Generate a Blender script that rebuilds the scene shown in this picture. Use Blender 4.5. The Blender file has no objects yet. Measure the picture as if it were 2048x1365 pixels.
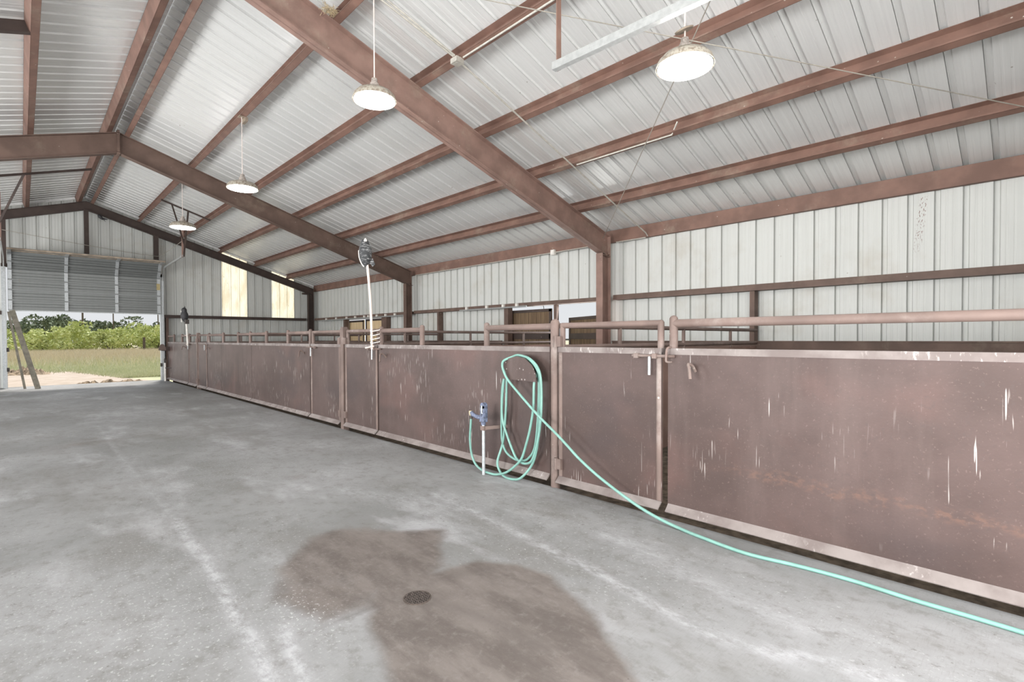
import bpy, math, random
import numpy as np
from mathutils import Vector, Matrix

S = bpy.context.scene
COL = S.collection
rnd = random.Random(7)
rng = np.random.default_rng(11)

# ------------------------------------------------------------------ camera
cd = bpy.data.cameras.new('camera'); cam = bpy.data.objects.new('camera', cd); COL.objects.link(cam)
cd.sensor_width = 36.0; cd.lens = 1014.66 / 2048 * 36; cd.shift_y = 11.76 / 2048
cd.clip_start = .02; cd.clip_end = 900
F = Vector((.6951, .7187, -.0168)).normalized(); R = Vector((.7187, -.6953, -.0034)); R = (R - F * R.dot(F)).normalized()
U = R.cross(F)
M = Matrix((R, U, -F)).transposed().to_4x4(); M.translation = (0, 0, 1.452)
cam.matrix_world = M
S.camera = cam

# ------------------------------------------------------------------ colour management
S.view_settings.view_transform = 'Standard'; S.view_settings.look = 'None'
S.view_settings.gamma = 1; S.view_settings.use_curve_mapping = False
S.view_settings.exposure = 0.03

# ------------------------------------------------------------------ sky, sun, daylight through the openings, added left fill
w = bpy.data.worlds.new('sky'); S.world = w; w.use_nodes = True
wn = w.node_tree; bg = wn.nodes['Background']; bg.inputs['Strength'].default_value = 0.9
tc = wn.nodes.new('ShaderNodeTexCoord'); sx = wn.nodes.new('ShaderNodeSeparateXYZ')
cr = wn.nodes.new('ShaderNodeValToRGB')
cr.color_ramp.elements[0].position = 0.0; cr.color_ramp.elements[0].color = (.80, .83, .87, 1)
cr.color_ramp.elements[1].position = .6; cr.color_ramp.elements[1].color = (.62, .72, .86, 1)
nz = wn.nodes.new('ShaderNodeTexNoise'); nz.inputs['Scale'].default_value = 3; nz.inputs['Detail'].default_value = 5
mx = wn.nodes.new('ShaderNodeMixRGB'); mx.inputs[2].default_value = (.9, .91, .92, 1)
wn.links.new(tc.outputs['Generated'], sx.inputs[0]); wn.links.new(sx.outputs['Z'], cr.inputs[0])
wn.links.new(tc.outputs['Generated'], nz.inputs['Vector']); wn.links.new(nz.outputs[0], mx.inputs[0])
wn.links.new(cr.outputs[0], mx.inputs[1]); wn.links.new(mx.outputs[0], bg.inputs['Color'])

def light(name, typ, loc, energy, color=(1, 1, 1), target=None, size=None, size_y=None, parent=None, spread=None, radius=None):
    d = bpy.data.lights.new(name, typ); d.energy = energy; d.color = color
    if typ == 'AREA':
        d.shape = 'RECTANGLE'; d.size = size; d.size_y = size_y or size
        if spread: d.spread = spread
    if radius is not None: d.shadow_soft_size = radius
    o = bpy.data.objects.new(name, d); COL.objects.link(o); o.location = loc
    if target is not None:
        o.rotation_euler = (Vector(target) - Vector(loc)).to_track_quat('-Z', 'Y').to_euler()
    if parent: o.parent = parent
    return o
sun = light('sun', 'SUN', (20, 60, 60), 4.4, (1, .95, .87), target=(6, 21, 0)); sun.data.angle = math.radians(14)
light('daylight_front_door', 'AREA', (1.62, -1.35, 1.85), 420, (1, .99, .98), target=(2.2, 8, 3.6), size=3.8, size_y=3.4)
light('daylight_far_door', 'AREA', (1.62, 21.9, 1.25), 16, (.93, .97, 1), target=(1.7, 10, .6), size=3.7, size_y=2.2)
for yy, e in ((2.6, 860), (10.2, 600), (17.6, 430)):
    light('added_fill_left', 'AREA', (-5.85, yy, 1.7), e, (.99, .995, 1), target=(3.2, yy - .8, 5.0), size=3.4, size_y=2.6)  # added fill from the unseen left side, aimed up to brighten the roof
light('daylight_right_opening', 'AREA', (9.12, 7.5, 1.85), 30, (.95, .98, 1), target=(2, 7.5, 3.4), size=2.4, size_y=.7)

# ------------------------------------------------------------------ dimensions (metres)
XR, SL, RT = 1.568, .3182, 5.94          # ridge line, roof pitch, top of the rafters at the ridge
XW, XL = 9.20, -6.06                     # right and left wall sheets
ROOF = RT + .215
YF, YE = -1.45, 21.75                    # front and far wall sheets
Y1, Y2, Y3 = 6.33, 13.90, 21.48          # steel frames
XP = 3.72                                # stall fronts
def pl(x, off=0): return RT - SL * abs(x - XR) + off
CA, SA = math.cos(math.atan(SL)), math.sin(math.atan(SL))

# ------------------------------------------------------------------ mesh helpers
def tag(o, label=None, cat=None, group=None, kind=None):
    if label: o['label'] = label
    if cat: o['category'] = cat
    if group: o['group'] = group
    if kind or label: o['kind'] = kind or 'thing'
    return o
def thing(name, loc, label, cat, group=None):
    o = bpy.data.objects.new(name, None); COL.objects.link(o); o.location = loc; o.empty_display_size = .1
    return tag(o, label, cat, group)
class MB:
    def __init__(s): s.v = []; s.f = []
    def add(s, vs, fs):
        b = len(s.v); s.v += [tuple(p) for p in vs]; s.f += [tuple(i + b for i in f) for f in fs]; return s
    def box(s, x0, x1, y0, y1, z0, z1):
        vs = [(x, y, z) for x in (x0, x1) for y in (y0, y1) for z in (z0, z1)]
        return s.add(vs, [(0, 1, 3, 2), (4, 6, 7, 5), (0, 4, 5, 1), (2, 3, 7, 6), (0, 2, 6, 4), (1, 5, 7, 3)])
    def obox(s, a, b, w, h, up=(0, 0, 1)):          # bar from a to b, w across, h along up
        a = Vector(a); b = Vector(b); d = (b - a).normalized(); u = Vector(up); u = (u - d * u.dot(d)).normalized(); c = d.cross(u)
        vs = [q + c * (i * w / 2) + u * (j * h / 2) for q in (a, b) for i, j in ((-1, -1), (1, -1), (1, 1), (-1, 1))]
        return s.add(vs, [(3, 2, 1, 0), (4, 5, 6, 7), (0, 1, 5, 4), (1, 2, 6, 5), (2, 3, 7, 6), (3, 0, 4, 7)])
    def prism(s, pts, d):                            # polygon pts swept by vector d
        n = len(pts); d = Vector(d); vs = [Vector(q) for q in pts] + [Vector(q) + d for q in pts]
        return s.add(vs, [tuple(range(n))[::-1], tuple(range(n, 2 * n))] + [(i, (i + 1) % n, n + (i + 1) % n, n + i) for i in range(n)])
    def tube(s, pts, r, n=10, cap=True):
        pts = [Vector(q) for q in pts]; m = len(pts); rr = r if hasattr(r, '__len__') else [r] * m
        t = [(pts[min(i + 1, m - 1)] - pts[max(i - 1, 0)]).normalized() for i in range(m)]
        u = t[0].orthogonal().normalized(); vs = []
        for i in range(m):
            u = (u - t[i] * u.dot(t[i])).normalized(); c = t[i].cross(u)
            for k in range(n):
                a = 2 * math.pi * k / n; vs.append(pts[i] + (u * math.cos(a) + c * math.sin(a)) * rr[i])
        fs = [(i * n + k, i * n + (k + 1) % n, (i + 1) * n + (k + 1) % n, (i + 1) * n + k) for i in range(m - 1) for k in range(n)]
        if cap: fs += [tuple(range(n))[::-1], tuple((m - 1) * n + k for k in range(n))]
        return s.add(vs, fs)
    def lathe(s, c, prof, n=24, axis=(0, 0, 1)):     # prof: (radius, height) along axis from c
        ax = Vector(axis).normalized(); u = ax.orthogonal().normalized(); v = ax.cross(u); c = Vector(c)
        vs = [c + ax * h + (u * math.cos(2 * math.pi * k / n) + v * math.sin(2 * math.pi * k / n)) * max(r, 1e-4) for r, h in prof for k in range(n)]
        m = len(prof)
        fs = [(i * n + k, i * n + (k + 1) % n, (i + 1) * n + (k + 1) % n, (i + 1) * n + k) for i in range(m - 1) for k in range(n)]
        fs += [tuple(range(n))[::-1], tuple((m - 1) * n + k for k in range(n))]
        return s.add(vs, fs)
    def build(s, name, mat, parent=None, smooth=False):
        me = bpy.data.meshes.new(name); o = None
        off = Vector((0, 0, 0)); q = parent
        while q is not None: off += q.location; q = q.parent
        me.from_pydata([(a - off.x, b - off.y, c - off.z) for a, b, c in s.v], [], s.f)
        me.materials.append(mat)
        if smooth:
            me.polygons.foreach_set('use_smooth', [True] * len(me.polygons))
            me.set_sharp_from_angle(angle=math.radians(40))
        me.update()
        o = bpy.data.objects.new(name, me); COL.objects.link(o); o.parent = parent
        return o
def solo(name, mb, mat, label, cat, group=None, smooth=False):
    return tag(mb.build(name, mat, None, smooth), label, cat, group)
def struct(name, mb, mat): return tag(mb.build(name, mat), None, None, None, 'structure')
def smooth_path(pts, k=6):                           # Catmull-Rom
    P = [Vector(q) for q in pts]; out = []
    for i in range(len(P) - 1):
        a = P[max(i - 1, 0)]; b = P[i]; c = P[i + 1]; d = P[min(i + 2, len(P) - 1)]
        for j in range(k):
            t = j / k
            out.append(.5 * ((2 * b) + (c - a) * t + (2 * a - 5 * b + 4 * c - d) * t * t + (3 * b - a - 3 * c + d) * t ** 3))
    out.append(P[-1]); return out
def dome_post(mb, x, y, z0, z1, r):                  # pipe with a rounded cap
    mb.lathe((x, y, z0), [(r, 0), (r, z1 - z0 - r * .8), (r * .86, z1 - z0 - r * .45), (r * .55, z1 - z0 - r * .15), (r * .1, z1 - z0)], 14)

# ------------------------------------------------------------------ materials
class N:
    def __init__(s, name, rough=.6, metal=0., spec=.4):
        s.m = bpy.data.materials.new(name); s.m.use_nodes = True; s.t = s.m.node_tree
        s.b = s.t.nodes['Principled BSDF']; s.b.inputs['Roughness'].default_value = rough; s.b.inputs['Metallic'].default_value = metal
        s.b.inputs['Specular IOR Level'].default_value = spec
        s.pos = s.t.nodes.new('ShaderNodeNewGeometry').outputs['Position']
    def n(s, typ): return s.t.nodes.new(typ)
    def link(s, a, b): s.t.links.new(a, b)
    def inp(s, sock, v):
        if hasattr(v, 'links') or isinstance(v, bpy.types.NodeSocket): s.link(v, sock)
        elif isinstance(v, (tuple, list)) and len(v) == 3 and sock.type == 'RGBA': sock.default_value = (*v, 1)
        else: sock.default_value = v
    def map(s, scale, loc=(0, 0, 0)):
        m = s.n('ShaderNodeMapping'); m.inputs['Scale'].default_value = scale; m.inputs['Location'].default_value = loc
        s.link(s.pos, m.inputs['Vector']); return m.outputs[0]
    def noise(s, scale=(1, 1, 1), detail=4, rough=.55, loc=(0, 0, 0), dist=0):
        q = s.n('ShaderNodeTexNoise'); q.inputs['Scale'].default_value = 1; q.inputs['Detail'].default_value = detail
        q.inputs['Roughness'].default_value = rough; q.inputs['Distortion'].default_value = dist
        s.link(s.map(scale, loc), q.inputs['Vector']); return q.outputs[0]
    def voro(s, scale=(1, 1, 1), loc=(0, 0, 0), out='Distance', rand=1):
        q = s.n('ShaderNodeTexVoronoi'); q.inputs['Scale'].default_value = 1; q.inputs['Randomness'].default_value = rand
        s.link(s.map(scale, loc), q.inputs['Vector']); return q.outputs[out]
    def math(s, op, a, b=0., c=0.):
        q = s.n('ShaderNodeMath'); q.operation = op
        for i, v in enumerate((a, b, c)): s.inp(q.inputs[i], v)
        return q.outputs[0]
    def step(s, v, lo, hi, a=0., b=1.):
        q = s.n('ShaderNodeMapRange'); q.interpolation_type = 'SMOOTHSTEP'
        for i, x in enumerate((v, lo, hi, a, b)): s.inp(q.inputs[i], x)
        return q.outputs[0]
    def mix(s, f, a, b):
        q = s.n('ShaderNodeMixRGB'); s.inp(q.inputs[0], f); s.inp(q.inputs[1], a); s.inp(q.inputs[2], b); return q.outputs[0]
    def xyz(s):
        q = s.n('ShaderNodeSeparateXYZ'); s.link(s.pos, q.inputs[0]); return q.outputs
    def attr(s, name):
        q = s.n('ShaderNodeAttribute'); q.attribute_name = name; return q.outputs['Fac']
    def bump(s, h, strength=.2, dist=.01):
        q = s.n('ShaderNodeBump'); q.inputs['Strength'].default_value = strength; q.inputs['Distance'].default_value = dist
        s.link(h, q.inputs['Height']); s.link(q.outputs[0], s.b.inputs['Normal'])
    def done(s, color, rough=None):
        s.inp(s.b.inputs['Base Color'], color)
        if rough is not None: s.inp(s.b.inputs['Roughness'], rough)
        return s.m
def plain(name, col, rough=.6, metal=0., var=.25, scale=18, spec=.4):
    q = N(name, rough, metal, spec); f = q.noise((scale,) * 3, 5)
    return q.done(q.mix(q.step(f, .3, .7), tuple(c * (1 - var) for c in col), tuple(min(1, c * (1 + var)) for c in col)))

def steel(name, col, dust, amount=.5, specks=True):
    q = N(name, .62, 0, .35)
    base = q.mix(q.step(q.noise((3, 3, 3), 6), .35, .68), tuple(c * .82 for c in col), tuple(c * 1.12 for c in col))
    d = q.math('MULTIPLY', q.step(q.noise((1.3, 1.3, 1.3), 8, .7, (5, 3, 1)), .52, .74), amount)
    c = q.mix(d, base, dust)
    if specks:
        v = q.step(q.voro((9, 9, 9)), .05, .1, 1, 0)
        c = q.mix(q.math('MULTIPLY', v, q.step(q.noise((2, 2, 2), 2, .5, (9, 9, 9)), .5, .62, 0, .75)), c, (.62, .58, .52))
    return q.done(c)
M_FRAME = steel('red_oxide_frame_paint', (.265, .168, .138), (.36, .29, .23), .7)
M_FRAME2 = steel('dirty_brown_frame_paint', (.135, .088, .070), (.22, .17, .13), .7)  # darker, dirtier paint for the middle frame, girts, studs and kick plates
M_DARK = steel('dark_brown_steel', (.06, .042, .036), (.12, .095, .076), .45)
M_PURLIN = steel('red_oxide_purlin_paint', (.20, .116, .090), (.30, .24, .19), .7)
M_PIPE = steel('dusty_brown_pipe_paint', (.165, .118, .102), (.315, .27, .247), .85)

def plate_mat():
    q = N('brown_stall_plate_paint', .5, 0, .3); x, y, z = q.xyz()
    base = q.mix(q.step(q.noise((.8, .8, 1.1), 7, .62), .36, .66), (.060, .039, .034), (.089, .059, .053))
    base = q.mix(q.math('MULTIPLY', q.step(q.noise((.5, 3.2, .45), 5, .6, (2, 1, 8)), .5, .7), .4), base, (.115, .082, .074))
    base = q.mix(q.math('MULTIPLY', q.step(q.noise((.7, .7, 1.3), 4, .5, (7, 2, 3)), .55, .72), .5), base, (.046, .034, .034))
    # rust scrape along the nearest panel
    band = q.math('ABSOLUTE', q.math('SUBTRACT', z, q.math('ADD', q.math('MULTIPLY', y, .02), q.math('MULTIPLY_ADD', q.noise((2, 5, 9), 5), .16, .37))))
    band = q.math('MULTIPLY', q.step(band, .0, .055, 1, 0), q.step(y, 1.35, 1.75, 1, 0))
    base = q.mix(q.math('MULTIPLY', q.math('MULTIPLY', band, q.step(q.noise((20, 20, 34), 4), .42, .66)), .34), base, (.20, .105, .068))
    red = q.math('MULTIPLY', q.step(q.noise((.4, .9, 1.2), 3, .5, (3, 7, 1)), .56, .72), .25)
    base = q.mix(red, base, (.165, .085, .072))
    # splashes running down, flung droplets
    runs = q.math('MULTIPLY', q.step(q.noise((30, 62, 3.2), 1, .4, (0, 1, 2)), .70, .735), q.step(q.noise((.6, 1.7, 1.6), 2, .5, (4, 4, 8)), .54, .62))
    base = q.mix(q.math('MULTIPLY', runs, .7), base, (.56, .52, .49))
    runs2 = q.math('MULTIPLY', q.step(q.noise((40, 95, 5.5), 1, .4, (3, 8, 2)), .66, .71), q.step(q.noise((.5, 1.35, 1.25), 1, .4, (1.3, 2.2, 6.1)), .56, .66))
    base = q.mix(q.math('MULTIPLY', runs2, .6), base, (.52, .48, .45))
    v = q.n('ShaderNodeTexVoronoi'); v.inputs['Scale'].default_value = 1; q.link(q.map((24, 24, 17)), v.inputs['Vector'])
    pick = q.n('ShaderNodeSeparateColor'); q.link(v.outputs['Color'], pick.inputs[0])
    dots = q.math('MULTIPLY', q.step(v.outputs['Distance'], .10, .16, 1, 0), q.step(pick.outputs[0], .70, .72))
    base = q.mix(q.math('MULTIPLY', dots, .7), base, (.50, .46, .44))
    fine = q.step(q.noise((70, 70, 70), 3), .62, .72)
    base = q.mix(q.math('MULTIPLY', fine, .3), base, (.19, .14, .124))
    base = q.mix(q.math('MULTIPLY', q.step(q.noise((38, 38, 38), 4, .6, (3, 3, 9)), .56, .7), .35), base, (.065, .048, .045))
    q.bump(q.noise((60, 60, 60), 4), .12, .004)
    return q.done(base)
M_PLATE = plate_mat()
def ledge_mat():
    q = N('dusty_plate_edge_paint', .7)
    base = q.mix(q.step(q.noise((4, 4, 4), 6), .35, .65), (.15, .122, .114), (.225, .195, .183))
    s1 = q.math('MULTIPLY', q.step(q.noise((40, 46, 13), 4, .6), .56, .66), q.step(q.noise((1.2, 1.6, 1), 2), .46, .6))
    return q.done(q.mix(q.math('MULTIPLY', s1, .7), base, (.46, .43, .41)))
M_LEDGE = ledge_mat()
def sheet(name, col, dirt, metal, rough, streak_axis='z', dirty=.5):
    q = N(name, rough, metal, .4)
    sc = (26, 26, .6) if streak_axis == 'z' else (.6, 30, .6)
    base = q.mix(q.step(q.noise(sc, 4), .3, .7), tuple(c * .965 for c in col), tuple(min(1, c * 1.025) for c in col))
    d = q.step(q.noise((.9, .9, .9) if streak_axis == 'z' else (.5, .7, .5), 7, .65, (1, 5, 2)), .5, .78)
    base = q.mix(q.math('MULTIPLY', d, dirty), base, dirt)
    sp = q.math('MULTIPLY', q.step(q.voro((8, 8, 6)), .06, .1, 1, 0), q.step(q.noise((1.1, 1.1, 1.1), 3, .5, (8, 1, 1)), .58, .66))
    base = q.mix(q.math('MULTIPLY', sp, .6), base, (.2, .15, .1))
    if streak_axis == 'z':                           # trail of rust spots beside the near eave
        x, y, z = q.xyz()
        m1 = q.math('MULTIPLY', q.step(q.math('ABSOLUTE', q.math('SUBTRACT', y, q.math('MULTIPLY_ADD', z, -.10, 1.47))), .03, .06, 1, 0), q.math('MULTIPLY', q.step(z, 2.55, 2.9), q.step(z, 3.42, 3.46, 1, 0)))
        m1 = q.math('MULTIPLY', m1, q.step(q.noise((60, 60, 26), 3, .6, (2, 7, 3)), .55, .62))
        base = q.mix(q.math('MULTIPLY', m1, .85), base, (.17, .075, .05))
    return q.done(base)
M_WALL = sheet('galvanised_wall_sheet', (.59, .60, .575), (.44, .40, .33), .0, .5, 'z', .55)
M_ROOF = sheet('galvanised_roof_sheet', (.74, .745, .735), (.66, .65, .62), .3, .36, 'x', .3)
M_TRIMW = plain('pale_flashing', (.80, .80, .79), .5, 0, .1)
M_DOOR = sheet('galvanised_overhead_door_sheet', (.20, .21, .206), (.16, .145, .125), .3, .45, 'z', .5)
M_GALV = plain('bright_galvanised_steel', (.43, .45, .46), .42, .3, .14, 30)
M_TRACK = plain('white_galvanised_track', (.38, .39, .385), .42, .25, .1, 20)
M_DIRTYRAIL = plain('dusty_corroded_rail', (.30, .245, .19), .8, 0, .3, 5)
M_CONDUIT = plain('grey_conduit', (.50, .48, .43), .5, .3, .12)
M_CABLE = plain('steel_cable', (.42, .39, .34), .5, .5, .12)
M_CORD = plain('pale_lamp_cord', (.66, .58, .54), .7, 0, .08)
def wood(name, a, b):
    q = N(name, .75)
    g = q.noise((3, 26, 1.1), 5, .6); bd = q.math('FRACT', q.math('MULTIPLY', q.xyz()[1], 1 / .14))
    c = q.mix(q.step(g, .34, .66), a, b)
    c = q.mix(q.math('MULTIPLY', q.step(q.math('ABSOLUTE', q.math('SUBTRACT', bd, .5)), .44, .49), .8), c, tuple(k * .35 for k in a))
    return q.done(c)
M_WOOD = wood('weathered_brown_boards', (.11, .07, .04), (.185, .125, .072))
M_TAN = wood('sunlit_tan_boards', (.62, .45, .26), (.80, .62, .39))  # lighter board tone puts the sunlight on these doors into the colour
M_LUMBER = plain('old_grey_lumber', (.17, .155, .125), .8, 0, .25, 9)
M_HOSE = plain('mint_green_hose', (.165, .325, .28), .42, 0, .1, 9, .5)
M_BLUE = plain('blue_cast_hydrant_paint', (.12, .14, .205), .5, .1, .5, 40)
M_BRASS = plain('tarnished_brass', (.42, .36, .24), .4, .6, .3, 40)
M_BLACK = plain('black_plastic', (.035, .035, .038), .55, 0, .3, 60)
M_IRON = plain('dark_iron', (.07, .06, .055), .6, .3, .4, 40)
def owl_mat(name, a, b):
    q = N(name, .7); return q.done(q.mix(q.step(q.noise((14, 14, 55), 4, .7), .50, .64), a, b))
M_OWL = owl_mat('barred_grey_plumage', (.035, .037, .04), (.27, .27, .27))
M_WHITE = plain('weathered_white_plastic', (.74, .71, .66), .5, 0, .1, 12)
M_POLE = plain('pale_pole', (.70, .60, .54), .6, 0, .12, 8)
def shade_mat():
    q = N('dirty_glass_reflector', .35, .0, .5)
    return q.done(q.mix(q.step(q.noise((28, 28, 28), 5, .7), .42, .62), (.40, .37, .31), (.20, .16, .12)))
M_SHADE = shade_mat()
M_SOCKET = plain('grey_lamp_socket', (.34, .30, .27), .5, .2, .3, 50)
def glow(name, col, e):
    m = bpy.data.materials.new(name); m.use_nodes = True; b = m.node_tree.nodes['Principled BSDF']
    b.inputs['Base Color'].default_value = (.9, .9, .9, 1); b.inputs['Emission Color'].default_value = (*col, 1); b.inputs['Emission Strength'].default_value = e
    return m
M_GLOW = glow('lit_lamp_lens', (1, .985, .96), 14)
def panel_mat():
    q = N('translucent_fibreglass_panel', .6)
    c = q.mix(q.step(q.noise((6, 6, 1.5), 6, .65), .4, .66), (.84, .80, .72), (.70, .63, .50))
    sp = q.math('MULTIPLY', q.step(q.voro((11, 11, 7)), .08, .13, 1, 0), q.step(q.noise((3, 3, .6), 3), .52, .6))
    c = q.mix(q.math('MULTIPLY', sp, .8), c, (.16, .11, .06))
    d = q.n('ShaderNodeBsdfTranslucent'); e = q.n('ShaderNodeBsdfDiffuse'); ms = q.n('ShaderNodeMixShader'); ms.inputs[0].default_value = .12
    q.link(c, d.inputs[0]); q.link(c, e.inputs[0]); q.link(d.outputs[0], ms.inputs[1]); q.link(e.outputs[0], ms.inputs[2])
    q.link(ms.outputs[0], q.t.nodes['Material Output'].inputs['Surface']); return q.m
M_PANEL = panel_mat()
def concrete():
    q = N('stained_concrete', .72, 0, .3)
    c = q.mix(q.step(q.noise((.55, .45, .55), 8, .62), .34, .68), (.19, .191, .188), (.295, .295, .298))
    c = q.mix(q.math('MULTIPLY', q.step(q.noise((1.1, .5, 1), 9, .7, (3, 1, 0)), .48, .66), .6), c, (.165, .158, .148))
    c = q.mix(q.math('MULTIPLY', q.step(q.noise((9, 7, 9), 7, .75), .48, .66), .55), c, (.15, .143, .134))
    c = q.mix(q.math('MULTIPLY', q.step(q.noise((1.6, .7, 1), 6, .65, (8, 8, 0)), .52, .72), .55), c, (.44, .44, .455))
    broom = q.noise((16, 130, 10), 3, .6, (2, 2, 0))
    c = q.mix(q.math('MULTIPLY', q.step(broom, .5, .75), .3), c, (.16, .155, .15))
    area = q.step(q.noise((.9, .6, 1), 5, .6, (6, 2, 0)), .40, .58)
    sp = q.math('MULTIPLY', q.step(q.noise((46, 38, 38), 5, .7, (1, 1, 1)), .575, .68), area)
    c = q.mix(q.math('MULTIPLY', sp, .5), c, (.52, .52, .51))
    dk = q.math('MULTIPLY', q.step(q.noise((30, 22, 26), 4, .65, (7, 4, 1)), .60, .68), area)
    c = q.mix(q.math('MULTIPLY', dk, .6), c, (.11, .10, .095))
    wet = q.attr('wet'); wn_ = q.math('ADD', wet, q.math('ADD', q.math('MULTIPLY', q.math('SUBTRACT', q.noise((3.2, 3.2, 3.2), 7, .7, (2, 2, 2)), .5), .5), q.math('MULTIPLY', q.math('SUBTRACT', q.noise((1.1, 1.1, 1.1), 3, .5, (9, 2, 2)), .5), .5)))
    wf = q.step(wn_, .30, .64)
    wcol = q.mix(q.step(q.noise((5, 1.6, 3), 8, .7), .34, .66), (.096, .079, .070), (.170, .147, .133))
    wcol = q.mix(q.math('MULTIPLY', q.step(q.noise((20, 20, 20), 5, .7, (3, 3, 3)), .5, .7), .4), wcol, (.22, .2, .188))
    c = q.mix(q.math('MULTIPLY', wf, .95), c, wcol)
    c = q.mix(q.math('MULTIPLY', q.attr('dark'), .7), c, (.105, .09, .082))
    wsp = q.math('MULTIPLY', q.attr('flecks'), q.step(q.noise((58, 46, 46), 4, .6, (4, 4, 4)), .575, .65))
    c = q.mix(q.math('MULTIPLY', wsp, .75), c, (.56, .56, .55))
    wh = q.math('MULTIPLY', q.attr('lime'), q.step(q.noise((13, 7, 9), 8, .8, (1, 9, 3)), .38, .62))
    c = q.mix(q.math('MULTIPLY', wh, .7), c, (.54, .54, .565))
    c = q.mix(q.attr('crack'), c, (.09, .075, .07))
    peb = q.step(q.voro((16, 16, 16)), .05, .1, 1, 0); peb = q.math('MULTIPLY', peb, q.step(q.noise((2, 2, 2), 2, .5, (5, 5, 5)), .52, .6))
    c = q.mix(q.math('MULTIPLY', peb, .6), c, (.09, .08, .07))
    h = q.noise((45, 45, 45), 5, .7); q.bump(h, .18, .006)
    r = q.step(wf, 0, 1, .66, .58)
    return q.done(c, r)
M_FLOOR = concrete()
M_DIRT = plain('dark_stall_dirt', (.105, .08, .058), .95, 0, .45, 12)
def ground_mat():
    q = N('pasture_and_sand', .95); x, y, z = q.xyz()
    g = q.mix(q.step(q.noise((.5, .5, .5), 6, .6), .35, .68), (.37, .40, .23), (.58, .56, .39))
    t = q.step(q.math('ADD', y, q.math('MULTIPLY', q.noise((.2, .2, .2), 4), 14)), 44, 58)
    g = q.mix(q.math('MULTIPLY', t, .8), g, (.56, .49, .35))
    edge = q.math('ADD', q.math('MULTIPLY_ADD', q.math('MAXIMUM', q.math('SUBTRACT', x, 1.7), 0.), -5.2, 33.5), q.math('MULTIPLY_ADD', q.noise((.6, .6, .6), 5), 3, -1.5))
    s = q.step(q.math('SUBTRACT', y, edge), -.5, .7, 1, 0)
    sand = q.mix(q.step(q.noise((2, 2, 2), 6, .7), .4, .7), (.52, .44, .375), (.40, .32, .25))
    return q.done(q.mix(s, g, sand))
M_GROUND = ground_mat()
def leaf_mat(name, a, b):
    q = N(name, .7, 0, .2); i = q.n('ShaderNodeNewGeometry').outputs['Random Per Island']
    c = q.mix(i, a, b)
    return q.done(c)
M_LEAF_L = leaf_mat('pale_green_mesquite_leaves', (.46, .52, .19), (.66, .70, .34))
M_LEAF_D = leaf_mat('dark_green_oak_leaves', (.10, .13, .08), (.21, .25, .15))
def grass_mat():
    q = N('dry_and_green_grass_blades', .8, 0, .15); i = q.n('ShaderNodeNewGeometry').outputs['Random Per Island']; x, y, z = q.xyz()
    t = q.step(q.math('ADD', y, q.math('MULTIPLY', q.noise((.15, .15, .15), 4), 16)), 44, 58)
    return q.done(q.mix(t, q.mix(i, (.42, .46, .26), (.70, .67, .49)), q.mix(i, (.52, .46, .31), (.74, .66, .5))))
M_GRASS = grass_mat()
M_BARK = plain('dark_bark', (.10, .08, .06), .9, 0, .3, 8)

# ------------------------------------------------------------------ corrugated sheets
def rib_profile(u0, u1, per, ph):                    # (u, depth outward)
    pts = [(u0, 0.)]; k = math.floor((u0 - ph) / per) - 1
    while True:
        c = ph + k * per; k += 1
        if c > u1 + per: break
        for du, d in ((-.036, 0), (-.024, .034), (.024, .034), (.029, 0), (.0295, .022), (.0365, .022), (.037, 0), (.115, 0), (.122, .0022), (.136, .0022), (.143, 0), (.19, 0), (.197, .0022), (.211, .0022), (.218, 0)):
            if u0 + .002 < c + du < u1 - .002: pts.append((c + du, d))
    pts.append((u1, 0.)); return pts
def sheet_strip(mb, prof, lo, hi):                   # lo/hi: functions (u, d) -> point
    vs = [lo(u, d) for u, d in prof] + [hi(u, d) for u, d in prof]; n = len(prof)
    mb.add(vs, [(i, i + 1, n + i + 1, n + i) for i in range(n - 1)])
RP, RPH = .3005, .676

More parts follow.
